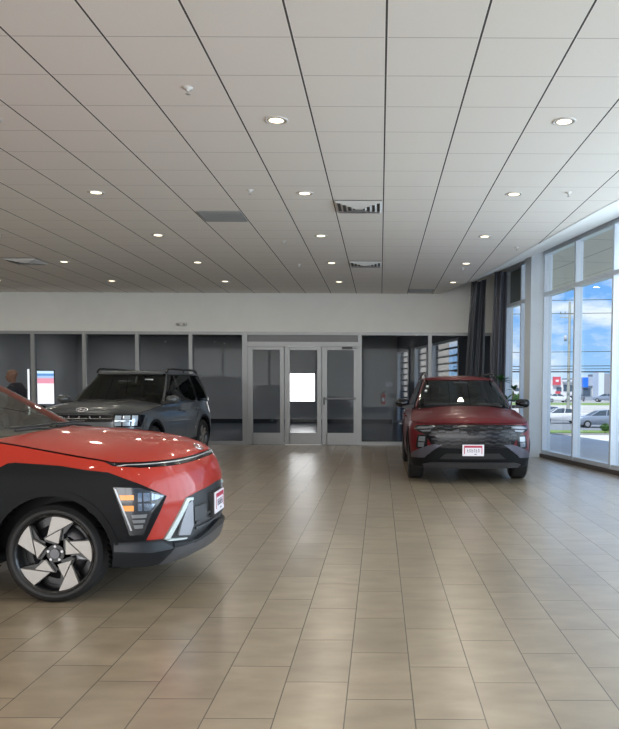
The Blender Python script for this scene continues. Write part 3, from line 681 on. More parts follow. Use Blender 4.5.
def patch(mb, S, poly, off=0.0, th=0.012, mi=0, du=4.0, dz=0.05, sides=(1, -1), walls=True, fn=None):
    """curved panel: the (u, z) outline laid onto surface S, raised by off, with edges th deep"""
    area = sum(poly[i][0] * poly[(i + 1) % len(poly)][1] - poly[(i + 1) % len(poly)][0] * poly[i][1] for i in range(len(poly)))
    if area < 0: poly = poly[::-1]
    u0 = min(p[0] for p in poly); u1 = max(p[0] for p in poly); z0 = min(p[1] for p in poly); z1 = max(p[1] for p in poly)
    cells = []
    for j in range(int(floor(z0 / dz)), int(ceil(z1 / dz))):
        row = clip(clip(poly, 1, j * dz, True), 1, (j + 1) * dz, False)
        if len(row) < 3: continue
        for i in range(int(floor(u0 / du)), int(ceil(u1 / du))):
            c = clip(clip(row, 0, i * du, True), 0, (i + 1) * du, False)
            q = []
            for p in c:
                k = (round(p[0], 3), round(p[1], 4))
                if not q or q[-1] != k: q.append(k)
            if len(q) > 1 and q[0] == q[-1]: q.pop()
            if len(q) < 3: continue
            a = sum(q[t][0] * q[(t + 1) % len(q)][1] - q[(t + 1) % len(q)][0] * q[t][1] for t in range(len(q)))
            if abs(a) < 1e-5: continue
            cells.append(q)
    cache = {}
    for k in {k for c in cells for k in c}:
        p = Vector(S.pt(*k)); n = S.nrm(*k); o = off(k) if callable(off) else off
        cache[k] = (p + n * o, p + n * (o - th))
    edges = {}
    for c in cells:
        for a, b in zip(c, c[1:] + c[:1]): edges[(a, b)] = edges.get((a, b), 0) + 1
    for sg in sides:
        idx = {}
        for k, (p, _) in cache.items(): idx[k] = len(mb.v); mb.v.append((p.x, p.y * sg, p.z))
        for c in cells:
            f = [idx[k] for k in c]
            mb.face(f if sg > 0 else f[::-1], mi, True)
        if walls:
            for (a, b) in edges:
                if (b, a) in edges or (a[0] < 0.01 and b[0] < 0.01) or (a[0] > S.end - .01 and b[0] > S.end - .01): continue
                pa, qa = cache[a]; pb, qb = cache[b]; o = len(mb.v)
                mb.v += [(v.x, v.y * sg, v.z) for v in (pa, pb, qb, qa)]
                mb.face((o, o + 3, o + 2, o + 1) if sg > 0 else (o, o + 1, o + 2, o + 3), mi, False)
def cap(mb, edge, zc, p=2.4, mi=0, n=10, lift=0.0):
    """sheet spanning the two flanks: edge = [(x, y, z)...] of one side, zc(x) = height on the centre line"""
    rows = []
    for (x, y, z) in edge:
        z0 = zc(x); y = max(y, 0.0005); o = len(mb.v)
        for k in range(-n, n + 1):
            q = sin(k / n * pi / 2) * 0.35 + k / n * 0.65
            mb.v.append((x, y * q, z0 + (z - z0) * abs(q) ** p + lift))
        rows.append(o)
    for a, b in zip(rows, rows[1:]):
        for k in range(2 * n): mb.face((a + k, a + k + 1, b + k + 1, b + k), mi, True)
def arc(cx, cz, r, zb, S, n=22, a0=None, a1=None):
    """wheel arch from its front foot over the top to its rear foot, as (u, z)"""
    t0 = asin((zb - cz) / r) if a0 is None else a0
    out = []
    for i in range(n + 1):
        t = t0 + (pi - 2 * t0) * i / n; x = cx + r * cos(t); z = cz + r * sin(t); out.append((S.ux(x, z), z))
    return out

# ------------------------------------------------------------------ wheels
rim_dark = mat('rim_black', (0.008, 0.008, 0.009), 0.3, coat=0.3); rim_silver = mat('rim_machined', (0.36, 0.34, 0.32), 0.40, 0.45)
disc_m = mat('brake_disc', (0.10, 0.10, 0.11), 0.35, 0.9)
def wheel(R, Rr, width, style, parent, x, y, side, turn=0.0, steer=0.0):
    # outer face looks along side*y ; pattern drawn as seen from outside
    sg = side
    M = Matrix.Diagonal((1, sg, 1, 1))
    w = width / 2
    m = MB()
    m.lathe([(Rr * 1.0, w * 0.92), (Rr * 0.955, w * 0.86), (Rr * 0.93, w * 0.3), (Rr * 0.9, -w * 0.8), (Rr, -w * 0.9)], 'Y', n=48, M=M)
    m.lathe([(Rr * 0.93, -w * 0.1), (0.05, -w * 0.1)], 'Y', n=48, M=M)
    def rot(poly, k, n=5, fl=1): a = -2 * pi * k / n; return [(fl * (px_ * cos(a) - pz_ * sin(a)), px_ * sin(a) + pz_ * cos(a)) for px_, pz_ in poly]
    hub = [(0.06 * cos(2 * pi * i / 20), 0.06 * sin(2 * pi * i / 20)) for i in range(20)]
    s_ = Rr / 0.268
    if style == 'blade':
        fl = 1
        A = [(-7, 205), (18, 205), (38, 202), (70, 191), (103, 172), (-37, 95)]; B = [(-52, 80), (36, 128), (21, 55)]
        sc = 0.00129 * s_
        for k in range(5):
            for P in (A, B): m.prism([(a * sc, b * sc) for a, b in rot(P, k)], w * 0.62, w * 0.80, 1, M)
            dk = rot([(-62, 74), (-30, 104), (-12, 208), (-30, 206), (-75, 100), (-45, 30), (25, 30), (30, 60), (-20, 60)], k); 
            # dark spoke under the bright facets
            m.prism([(a * sc, b * sc) for a, b in rot([(-12, 204), (40, 202), (105, 172), (42, 100), (42, 20), (-50, 20), (-60, 84), (-38, 98)], k)], w * 0.30, w * 0.60, 0, M)
            ra = [radians(59 - 4 * i) for i in range(8)]
            arcp = [(208 * cos(t), 208 * sin(t)) for t in ra] + [(202 * cos(t), 202 * sin(t)) for t in ra[::-1]]
            m.prism([(a * sc, b * sc) for a, b in rot(arcp, k)], w * 0.62, w * 0.78, 1, M)
        m.prism(hub, w * 0.2, w * 0.66, 0, M)
    else:
        for k in range(5):
            P = [(-0.030, 0.03), (0.030, 0.03), (0.022, 0.14), (0.075, Rr * 0.97), (0.045, Rr * 0.99), (0.0, 0.17), (-0.045, Rr * 0.99), (-0.075, Rr * 0.97), (-0.022, 0.14)]
            m.prism(rot(P, k), w * 0.55, w * 0.82, 1, M)
            m.prism(rot([(-0.045, 0.03), (0.045, 0.03), (0.05, 0.14), (0.095, Rr * 0.96), (-0.095, Rr * 0.96), (-0.05, 0.14)], k), w * 0.42, w * 0.53, 0, M)
        m.prism(hub, w * 0.2, w * 0.72, 0, M)
    m.prism([(0.032 * cos(2 * pi * i / 20), 0.032 * sin(2 * pi * i / 20)) for i in range(20)], w * 0.66, w * 0.78, 2, M)
    o = m.build('wheel', [rim_dark, rim_silver, mat('hub_cap', (0.12, 0.12, 0.13), 0.3, 0.7)], parent)
    o.location = (x, y, R); o.rotation_euler = (0, turn, steer)
    t = MB(); t.lathe([(Rr, w * 0.80), (Rr + 0.012, w * 0.96), (Rr + 0.035, w), (R - 0.030, w * 0.97), (R - 0.006, w * 0.82), (R, w * 0.6), (R, -w * 0.6), (R - 0.006, -w * 0.82), (R - 0.03, -w * 0.97), (Rr, -w * 0.9)], 'Y', n=56, M=M)
    for g in (-0.45, -0.15, 0.15, 0.45): t.lathe([(R + 0.0006, g * w * 2 * .8 - 0.004), (R + 0.0006, g * w * 2 * .8 + 0.004)], 'Y', n=40, mi=1, M=M)
    t.build('tire', [rubber, gap_black], o)
    h = MB(); h.tube((0, sg * w * 0.60, 0), (0, sg * w * 0.74, 0), 0.009, n=8)
    nut = h.build('wheel_nut', mat('nut_metal', (0.45, 0.45, 0.46), 0.3, 0.9), o)
    for k in range(5):
        a = 2 * pi * k / 5 + 0.3
        if k: nut = nut.copy(); COL.objects.link(nut); nut.parent = o
        nut.location = (0.0486 * cos(a), 0, 0.0486 * sin(a))
    d = MB(); d.lathe([(0.06, w * 0.0), (Rr * 0.72, w * 0.0), (Rr * 0.72, -w * 0.08)], 'Y', n=40, M=M); d.build('brake_disc', disc_m, o)
    c = MB(); c.rbox((Rr * 0.42, min(0, sg * w * 0.25), -0.06), (Rr * 0.80, max(0.01, sg * w * 0.25) if sg > 0 else 0.0, 0.08), 0.012); c.build('brake_caliper', mat('caliper', (0.30, 0.31, 0.33), 0.4, 0.6), o)
    return o

# ------------------------------------------------------------------ shared car pieces
def plate(parent, x, z, w, h, tilt_=0.0, th=0.012):
    m = MB(); m.rbox((x, -w / 2, z - h / 2), (x + th, w / 2, z + h / 2), 0.004, 0)
    o = m.build('license_plate', mat('plate_white', (0.80, 0.76, 0.80), 0.4), parent, 'white dealer plate with a dark red border')
    red = mat('plate_red', (0.42, 0.02, 0.06), 0.4); f = MB(); X = x + th
    f.box((X, -w * .42, z + h * .23), (X + .002, w * .42, z + h * .42)); f.box((X, -w * .42, z - h * .30), (X + .002, -w * .385, z + h * .23)); f.box((X, w * .385, z - h * .30), (X + .002, w * .42, z + h * .23))
    f.build('red_border', red, o)
    t = MB()
    # blurred row of characters: only their strokes can be told in the photo
    for i, c in enumerate((-0.27, -0.17, -0.07, 0.03, 0.13, 0.23)):
        y = c * w; t.box((X, y, z - h * .17), (X + .002, y + w * .02, z + h * .12)); 
        if i % 2: t.box((X, y, z + h * .08), (X + .002, y + w * .06, z + h * .12)); t.box((X, y + w * .05, z - h * .17), (X + .002, y + w * .065, z + h * .02))
        else: t.box((X, y, z - h * .17), (X + .002, y + w * .06, z - h * .13)); t.box((X, y, z - h * .03), (X + .002, y + w * .055, z + h * .01))
    t.box((X, w * .05, z - h * .36), (X + .002, w * .16, z - h * .30))
    t.build('plate_characters', mat('plate_ink', (0.12, 0.08, 0.12), 0.5), o)
    return o
def emblem(parent, c, nrm_, up, w, h, m):
    """oval ring holding a slanted letter shape"""
    n = Vector(nrm_).normalized(); u = Vector(up); u = (u - n * u.dot(n)).normalized(); r = u.cross(n).normalized(); c = Vector(c)
    Mx = Matrix(((r.x, u.x, n.x, c.x), (r.y, u.y, n.y, c.y), (r.z, u.z, n.z, c.z), (0, 0, 0, 1)))
    mb = MB(); N_ = 36
    ring = [Mx @ Vector((w / 2 * cos(2 * pi * i / N_), h / 2 * sin(2 * pi * i / N_), 0.004)) for i in range(N_ + 1)]
    mb.path(ring, min(w, h) * 0.06, 6)
    def bar(pts): mb.path([Mx @ Vector((a * w, b * h, 0.004)) for a, b in pts], min(w, h) * 0.065, 6)
    bar([(-0.27, -0.36), (-0.20, 0.0), (-0.13, 0.38)]); bar([(0.13, -0.38), (0.20, 0.0), (0.27, 0.36)]); bar([(-0.20, -0.04), (0.0, -0.02), (0.20, 0.04)])
    return mb.build('emblem', m, parent, 'chrome oval emblem with a slanted letter')
def mirror(parent, x, y, z, sg, paint, wd=0.24, h=0.15, dark=None):
    m = MB(); pts = []
    rings = [(0.0, 0.15), (0.01, 0.5), (0.04, 0.82), (0.09, 1.0), (0.16, 0.95), (0.19, 0.88)]
    vs = []; n = 16
    for d, s in rings:
        for i in range(n):
            a = 2 * pi * i / n; cy = abs(cos(a)) ** 0.7 * (1 if cos(a) > 0 else -1); cz = abs(sin(a)) ** 0.8 * (1 if sin(a) > 0 else -1)
            vs.append((x + 0.10 - d * 1.0, y + sg * (wd / 2 + cy * wd / 2 * s), z + cz * h / 2 * s))
    m.add(vs, [(j * n + i, j * n + (i + 1) % n, (j + 1) * n + (i + 1) % n, (j + 1) * n + i) for j in range(len(rings) - 1) for i in range(n)], 0, True)
    m.add(vs[:n], [tuple(range(n))]); m.add(vs[-n:], [tuple(range(n))], 1)
    m.prism([(x - 0.02, z - h * 0.55), (x + 0.08, z - h * 0.55), (x + 0.07, z - h * 0.2), (x - 0.01, z - h * 0.2)], min(y - sg * 0.06, y + sg * 0.12), max(y - sg * 0.06, y + sg * 0.12), 2)
    return m.build('door_mirror', [paint, mat('mirror_glass', (0.5, 0.5, 0.5), 0.05, 1.0), black_pl], parent)
def seat(parent, x, y, z, m_, sc=1.0):
    m = MB(); m.rbox((x - 0.02, y - 0.25, z), (x + 0.48, y + 0.25, z + 0.16), 0.04)
    M = Matrix.Translation((x, y, z + 0.1)) @ Matrix.Rotation(radians(-16), 4, 'Y')
    m.rbox((-0.09, -0.24, 0), (0.06, 0.24, 0.62), 0.045, 0, M); m.rbox((-0.07, -0.13, 0.66), (0.04, 0.13, 0.86), 0.035, 0, M)
    m.tube(M @ Vector((0, -0.06, 0.6)), M @ Vector((0, -0.06, 0.7)), 0.008, n=6); m.tube(M @ Vector((0, 0.06, 0.6)), M @ Vector((0, 0.06, 0.7)), 0.008, n=6)
    return m.build('seat', m_, parent)
def steering(parent, x, y, z):
    M = Matrix.Translation((x, y, z)) @ Matrix.Rotation(radians(-25), 4, 'Y')
    m = MB(); m.path([M @ Vector((0, 0.185 * cos(2 * pi * i / 28), 0.185 * sin(2 * pi * i / 28))) for i in range(29)], 0.015, 8)
    m.rbox((-0.02, -0.07, -0.05), (0.03, 0.07, 0.05), 0.015, 0, M); m.box((-0.005, -0.18, -0.012), (0.012, 0.18, 0.012), 0, M); m.box((-0.005, -0.015, -0.18), (0.012, 0.015, 0), 0, M)
    return m.build('steering_wheel', black_pl, parent)
def interior(parent, xw, zb, sw, fabric):
    m = MB(); m.rbox((xw - 0.75, -0.66, zb - 0.16), (xw - 0.18, 0.66, zb - 0.005), 0.05); m.rbox((xw - 0.72, -0.20, zb - 0.02), (xw - 0.66, 0.12, zb + 0.07), 0.01)
    m.build('dashboard', black_pl, parent); steering(parent, xw - 0.95, sw, zb - 0.02)
    for y in (-0.38, 0.38): seat(parent, xw - 1.75, y, zb - 0.55, fabric)
    for y in (-0.36, 0.36): seat(parent, xw - 2.6, y, zb - 0.55, fabric)

def build_car(name, cfg, loc, rz, label, cat):
    """body shell, glass house, wheels shared by the three cars; the front design is added by the caller"""
    r = empty(name, loc, rz, label, cat)
    B, G = cfg['B'], cfg['G']; wb = cfg['wb']; R = cfg['R']; zb = cfg['zb']; Ra = cfg['Ra']; zt = cfg['top']  # zt(u) top edge
    paint = cfg['paint']
    uEnd = B.end
    # inner dark shell with arches cut
    def outline(z_low, ztop, inset=0.0, u0=0.0):
        p = [(u0, z_low)] + arc(0, R, Ra, z_low, B) + arc(-wb, R, Ra, z_low, B) + [(uEnd, z_low)]
        us = []; u = uEnd
        while u > u0 + 1e-6: us.append(u); u -= 5
        us.append(u0); return p + [(q, ztop(q)) for q in us]
    m = MB(); patch(m, B, outline(zb, zt), off=-0.014, th=0.01, walls=False)
    # floor pan, inner tub (walls off the wheel wells), dark shelf closing the body at the belt line
    m.box((-wb - 0.45, -0.62, zb + 0.03), (0.45, 0.62, 0.86)); m.box((-wb + Ra + 0.02, -0.86, zb + 0.01), (-Ra - 0.02, 0.86, zb + 0.08))
    edge = []; u = 0.0
    while u <= uEnd:
        x, y, z = B.pt(u, zt(u) - 0.01); edge.append((x, max(0.0, y - 0.012), z - 0.015)); u += 4
    cap(m, edge, lambda x: cfg['shelf'](x) - 0.03, p=3.0)
    m.build('inner_shell', gap_black, r, recalc=False)
    for i, x in enumerate((0, -wb)):
        for sg in (-1, 1): wheel(R, cfg['Rr'], cfg['tw'], cfg['wheel'], r, x, sg * cfg['track'], sg, turn=cfg.get('turn', 0.3 * i), steer=0)
    # hood
    hx = cfg['hood_end']; edge = []; u = 0.0; ue = B.ux(hx, zt(B.ux(hx, 1.0)))
    while u < ue: 
        x, y, z = B.pt(u, zt(u)); edge.append((x, y - 0.003, z)); u += 3
    x, y, z = B.pt(ue, zt(ue)); edge.append((x, y - 0.003, z))
    m = MB(); cap(m, edge, cfg['hoodz'], cfg.get('hood_p', 2.4), lift=0.004, n=14)
    xc_end, xe_end = cfg['hood_tail']; rows = []; nn = 14; T = 8
    for t in range(T + 1):
        o_ = len(m.v); rows.append(o_)
        for k in range(-nn, nn + 1):
            q = sin(k / nn * pi / 2) * 0.35 + k / nn * 0.65
            x = hx + (xc_end + (xe_end - xc_end) * abs(q) ** 2.2 - hx) * t / T
            u = B.ux(x, zt(B.ux(x, 1.05))); e_ = B.pt(u, zt(u)); z0 = cfg['hoodz'](x)
            m.v.append((x, (e_[1] - .003) * q, z0 + (e_[2] - z0) * abs(q) ** cfg.get('hood_p', 2.4) + .004))
    for a_, b_ in zip(rows, rows[1:]):
        for k in range(2 * nn): m.face((a_ + k, a_ + k + 1, b_ + k + 1, b_ + k), 0, True)
    m.add([(v[0], v[1], v[2]) for v in m.v[rows[-1]:]] + [(v[0], v[1], v[2] - .03) for v in m.v[rows[-1]:]], [(k, k + 1, 2 * nn + 2 + k, 2 * nn + 1 + k) for k in range(2 * nn)])
    hood = m.build('hood', paint, r, recalc=False)
    # cowl
    m = MB(); edge = []
    for i in range(9):
        x = hx - 0.006 - cfg.get('cowl_len', 0.6) * i / 8; u = B.ux(x, zt(B.ux(x, 1.05))); q = B.pt(u, zt(u) - 0.008); edge.append((q[0], q[1] - 0.012, q[2] - 0.004))
    cap(m, edge, lambda x: cfg['shelf'](x) - 0.008, 2.6); m.build('cowl', black_pl, r, recalc=False)
    # glass house
    zg0, zg1, zr = cfg['zg0'], cfg['zg1'], cfg['zr']; gp = cfg['pillar']        # gp = param of the A pillar
    gl = cfg['glass']
    m = MB(); g0 = G.uy(gp[0] * smooth(G.W, zg0), zg0); g1 = G.uy(gp[0] * smooth(G.W, zg1), zg1); gw = gp[1]
    patch(m, G, [(0, zg0), (g0, zg0), (g1, zg1), (0, zg1)], off=0.0, th=0.006, du=2, dz=0.04, walls=False)
    m.build('windshield', gl, r, recalc=False)
    fr = MB()
    patch(fr, G, [(g0, zg0), (g0 + gw, zg0), (g1 + gw, zg1), (g1, zg1)], off=0.006, th=0.03, du=1.5)           # A pillar
    patch(fr, G, [(0, zg1 - 0.004), (G.end, zg1 - 0.004), (G.end, zr), (0, zr)], off=0.006, th=0.02)                      # header and roof rail
    r0_ = G.uyr(.88 * smooth(G.W, zg0), zg0); r1_ = G.uyr(.86 * smooth(G.W, zg1), zg1)
    rx0, rx1 = cfg['cpil']                                                                                      # C/D pillar x range at belt and roof
    patch(fr, G, [(G.ux(rx0[0], zg0), zg0), (r0_, zg0), (r1_, zg1), (G.ux(rx0[1], zg1), zg1)], off=0.006, th=0.02, du=2)
    edge = []; u = 0.0
    while u <= G.end: q = G.pt(u, zr); n_ = G.nrm(u, zr); edge.append((q[0] + n_.x * .006, q[1] + n_.y * .006, q[2])); u += 4
    cap(fr, edge, cfg['roofz'], 2.2, n=12)
    fr.build('roof', cfg.get('roof_paint', paint), r, recalc=False)
    # dark inner headliner
    m = MB(); cap(m, [(a, b - 0.01, c - 0.02) for a, b, c in edge], lambda x: cfg['roofz'](x) - 0.03, 2.2, n=8); m.build('headliner', cfg.get('liner', mat('headliner', (0.20, 0.20, 0.19), 0.9)), r, recalc=False)
    # side glass, black pillars between panes
    us = G.ux
    for sg in (-1, 1):
        panes = cfg['panes']
        for (a0, a1, b0, b1) in panes:       # front x at belt, front x at top, rear x at belt, rear x at top
            m = MB(); e0 = zg0 + 0.015; e1 = zg1 - 0.012
            patch(m, G, [(us(a0, e0), e0), (us(b0, e0), e0), (us(b1, e1), e1), (us(a1, e1), e1)], off=0.001, th=0.005, sides=(sg,), walls=False, du=2); m.build('side_window', cfg.get('side_glass', gl), r, recalc=False)
        m = MB()
        first, last = panes[0], panes[-1]
        for p, q in zip(panes, panes[1:]): patch(m, G, [(us(p[2] + .01, zg0), zg0), (us(q[0] - .01, zg0), zg0), (us(q[1] - .01, zg1), zg1), (us(p[3] + .01, zg1), zg1)], off=0.002, th=0.02, du=2, sides=(sg,))
        patch(m, G, [(us(first[0], zg0) - 1, zg0 - 0.02), (us(last[2], zg0) + 2, zg0 - 0.02), (us(last[2], zg0) + 2, zg0 + 0.016), (us(first[0], zg0) - 1, zg0 + 0.016)], off=0.004, th=0.02, sides=(sg,))
        patch(m, G, [(us(first[1], zg1) - 1, zg1 - .014), (us(last[3], zg1) + 2, zg1 - .014), (us(last[3], zg1) + 2, zg1 + .004), (us(first[1], zg1) - 1, zg1 + .004)], off=0.008, th=0.02, sides=(sg,))
        m.build('window_trim', gloss_black, r, recalc=False)
    # rear glass
    m = MB(); patch(m, G, [(r0_, zg0), (G.end, zg0), (G.end, zg1), (r1_, zg1)], off=0.0, th=0.005, walls=False); m.build('rear_window', cfg.get('side_glass', gl), r, recalc=False)
    for sg in (-1, 1): mirror(r, cfg['mir'][0], sg * cfg['mir'][1], cfg['mir'][2], sg, cfg.get('mirror_paint', paint))
    # wipers
    xw = cfg['wiper'][0]; zw = cfg['wiper'][1]
    for y0, y1 in ((-0.05, -0.60), (0.60, 0.08)):
        m = MB(); m.path([(xw + 0.02, y0, zw - 0.01), (xw - 0.02, (y0 + y1) / 2, zw + 0.015), (xw - 0.05, y1, zw + 0.01)], 0.011, 6); m.path([(xw - 0.03, y0 - 0.02, zw + 0.03), (xw - 0.06, y1 - 0.06, zw + 0.03)], 0.008, 6); m.build('wiper', black_pl, r)
    return r, outline

# ================================================================== orange-red crossover in front
KB = Surf(xf=[(.18, .80), (.25, .865), (.32, .885), (.45, .89), (.6, .895), (.75, .885), (.85, .85), (.93, .80), (1.0, .72), (1.1, .6)],
          xr=[(.2, -3.40), (.4, -3.50), (.7, -3.51), (1.0, -3.45), (1.1, -3.4)],
          W=[(.18, .85), (.3, .885), (.45, .905), (.6, .9125), (.75, .905), (.87, .885), (.95, .85), (1.05, .79), (1.15, .75)], nf=2.6, nr=4, xc=.25, xe=-2.9)
KG = Surf(xf=[(1.04, -.22), (1.125, -.36), (1.25, -.58), (1.35, -.755), (1.47, -.965), (1.56, -1.13)], xr=[(1.04, -3.42), (1.2, -3.32), (1.4, -3.12), (1.55, -2.98)],
          W=[(1.04, .775), (1.15, .755), (1.3, .705), (1.45, .635), (1.52, .585), (1.56, .56)], nf=16, nr=4, xc=-2.0, xe=-2.4, even=1.3, bow=.12)
ktop_t = [(0, .941), (40, .938), (60, .938), (80.3, .941), (89.3, .966), (105.6, .991), (126.6, 1.026), (144, 1.055), (158, 1.074), (200, 1.082), (330, 1.10), (470, 1.09)]
ktop = lambda u: lerp(ktop_t, u)
red_o = mat('orange_red_paint', (0.37, 0.021, 0.009), 0.38, 0.05, coat=0.6, spec=0.2)
kglass = glass('car_glass_clear', (0.72, 0.78, 0.70), 3.0)
kside = glass('car_glass_side', (0.50, 0.54, 0.51), 1.5)
kcfg = dict(B=KB, G=KG, wb=2.66, R=.33, Rr=.265, zb=.23, Ra=.395, top=ktop, paint=red_o, wheel='blade', tw=.23, track=.785, turn=0.0,
            shelf=lambda x: lerp([(-3.5, 1.09), (-.6, 1.08), (-.2, 1.10), (.4, 1.06), (.9, .93)], x),
            hoodz=lambda x: lerp([(-.6, 1.128), (-.25, 1.132), (-.1, 1.128), (.1, 1.118), (.27, 1.102), (.42, 1.083), (.57, 1.055), (.68, 1.018), (.75, .982), (.79, .955), (.80, .941)], x),
            hood_end=-.10, hood_tail=(-.28, -.50), cowl_len=.8, zg0=1.085, zg1=1.50, zr=1.525, roofz=lambda x: lerp([(-3.2, 1.53), (-2.9, 1.55), (-2.0, 1.58), (-1.5, 1.578), (-1.2, 1.565), (-.95, 1.535)], x),
            glass=kglass, side_glass=kside, pillar=(.955, 3.0), cpil=((-2.75, -2.72), None),
            panes=[(-.68, -1.27, -1.42, -1.50), (-1.55, -1.58, -2.68, -2.62)], mirror_paint=gloss_black, mir=(-.92, .84, 1.13), wiper=(-.33, 1.130))
kcfg['cpil'] = ((-2.78, -2.70), None)
kar, kout = build_car('red_crossover', kcfg, (-2.178, 5.885, 0), 0.0, 'orange-red compact crossover with black cladding in the left foreground', 'car')
def K(p):
    if len(p) == 3: return p[:2]
    u, z = p
    return (u * .98 if u <= 90 else (u - lerp([(90, 1.8), (113, 2.8), (150, 3.4), (190, 0), (600, 0)], u) if u < 190 else u), z + lerp([(.2, .030), (.35, .020), (.5, .017), (.75, .012), (.94, .008), (1.1, .008)], z))
def kpatch(m, S, poly, **kw): patch(m, S, [K(p) for p in poly], **kw)
raw = lambda pts: [(a, b, 0) for a, b in pts]
# painted flanks and nose (outline from the rear bumper round to the nose)
m = MB()
low = [(0, .70), (.8, .699), (21, .681), (34.7, .656), (53.2, .385), (64.6, .394), (50.3, .691), (67.2, .787), (84.3, .868), (113.5, .911), (144.1, .93), (149.1, .925), (154, .896), (188, .42),
       (90 + 100 * (.25 + 2.0), .42), (90 + 100 * (.25 + 2.22), .80), (90 + 100 * (.25 + 2.32), .86), (KB.ux(-2.95, .84), .84), (KB.ux(-3.2, .60), .60), (KB.end, .60)]
up = []; u = KB.end
while u > 84: up.append((u, ktop(u) - .006)); u -= 5
up += [(80.7, .921), (63.4, .903), (40.6, .900), (20.2, .904), (0, .908)]
kpatch(m, KB, low + raw(up), off=0.0, th=.02); m.build('body_panel', red_o, kar, recalc=False)
# cladding: front flare and corner, rocker, rear flare, bumper
fa = raw(arc(0, .33, .395, .235, KB))
m = MB()
flare = [(188, .425), (154, .896), (149.1, .925), (144.1, .93), (113.5, .911), (84.3, .868), (67.2, .787), (50.3, .691), (64.6, .394), (81.4, .396), (81.5, .3), (80.2, .215)] + fa + [(KB.ux(-.62, .215), .215), (188, .30)]
kpatch(m, KB, flare, off=.010, th=.035, dz=.04)
# raised outer lip of the arch
lip0 = raw(arc(0, .33, .395, .24, KB)); lip1 = raw(arc(0, .33, .440, .24, KB))
ra = raw(arc(-2.66, .33, .395, .235, KB))
kpatch(m, KB, [(188, .30), (188, .425), (90 + 225, .425), (90 + 225, .30), (90 + 100 * (.25 + 2.0), .215), (KB.ux(-.62, .215), .215)], off=.008, th=.03)
kpatch(m, KB, [(90 + 225, .425), (90 + 247, .80), (90 + 257, .865), (KB.ux(-2.95, .845), .845), (KB.ux(-3.2, .60), .60), (KB.end, .60), (KB.end, .24)] + [(KB.ux(-3.07, .215), .215)] + ra[::-1] + [(90 + 226, .215)], off=.010, th=.03)
m.build('wheel_arch_cladding', clad_m, kar, recalc=False)
m = MB(); kpatch(m, KB, lip0 + lip1[::-1], off=.016, th=.02, du=2); kpatch(m, KB, raw(arc(-2.66, .33, .395, .24, KB)) + raw(arc(-2.66, .33, .440, .24, KB)[::-1]), off=.016, th=.02)
m.build('arch_lip', clad_m, kar, recalc=False)
# garnish light strip under the hood
m = MB(); kpatch(m, KB, [(0, .903), (20.6, .899), (41.6, .895), (64.9, .899), (80, .912), (83.5, .932), (60, .929), (0, .932)], off=.002, th=.012, du=3, dz=.02); g = m.build('nose_strip', gloss_black, kar, recalc=False)
m = MB(); kpatch(m, KB, [(0, .918), (30, .913), (60, .912), (73, .914), (77, .908), (80, .910), (75, .919), (60, .919), (30, .920), (0, .925)], off=.006, th=.008, du=3, dz=.02); m.build('light_bar', mat('light_bar', (0.42, 0.42, 0.42), 0.25, 0.4), g, recalc=False)
# lamp clusters, both corners
for sg in (-1, 1):
    m = MB(); kpatch(m, KB, [(82.2, .770), (67.5, .760), (51.6, .699), (60.6, .584), (66, .44), (74.0, .44)], off=.012, th=.01, du=3, sides=(sg,)); h = m.build('headlight', mat('lamp_housing', (0.020, 0.022, 0.026), 0.15, coat=0.5), kar, recalc=False)
    m = MB(); kpatch(m, KB, [(79.2, .718), (71.2, .715), (71.3, .681), (78.4, .684)], off=.017, th=.008, du=3, sides=(sg,)); kpatch(m, KB, [(77.4, .646), (71.4, .643), (71.4, .606), (76.7, .609)], off=.017, th=.008, du=3, sides=(sg,)); m.build('turn_signal', mat('amber_lens', (0.85, 0.30, 0.02), 0.25, coat=0.5), h, 'amber reflector', recalc=False)
    m = MB()
    for q in ([(73.0, .58), (63.7, .58), (64.3, .556), (72.4, .559)], [(72.4, .545), (64.9, .543), (65.2, .522), (71.9, .524)], [(71.8, .51), (66.1, .509), (66.4, .485), (71.2, .485)]): kpatch(m, KB, q, off=.016, th=.006, du=3, sides=(sg,))
    m.build('lamp_fin', mat('lamp_fin', (0.22, 0.23, 0.24), 0.3, 0.4), h, recalc=False)
    m = MB(); kpatch(m, KB, [(81.6, .760), (80.7, .757), (72.6, .474), (73.5, .474)], off=.018, th=.006, du=3, sides=(sg,)); m.build('lamp_edge', mat('lamp_edge', (0.4, 0.42, 0.45), 0.3, 0.3), h, recalc=False)
    m = MB()
    kpatch(m, KB, [(68.8, .728), (66.6, .728), (66.6, .668), (69.0, .666)], off=.018, th=.008, du=3, sides=(sg,)); kpatch(m, KB, [(65.6, .726), (61.5, .724), (61.7, .668), (65.6, .667)], off=.018, th=.008, du=3, sides=(sg,))
    kpatch(m, KB, [(60.5, .720), (52.6, .694), (57, .676), (60.6, .672)], off=.016, th=.008, du=3, sides=(sg,))
    kpatch(m, KB, [(69.0, .656), (66.6, .655), (66.6, .604), (69.1, .605)], off=.018, th=.008, du=3, sides=(sg,)); kpatch(m, KB, [(65.6, .655), (58.5, .645), (61.8, .602), (65.6, .603)], off=.016, th=.008, du=3, sides=(sg,))
    m.build('lens', mat('lamp_lens', (0.16, 0.20, 0.26), 0.06, 0.7, coat=1.0), h, recalc=False)
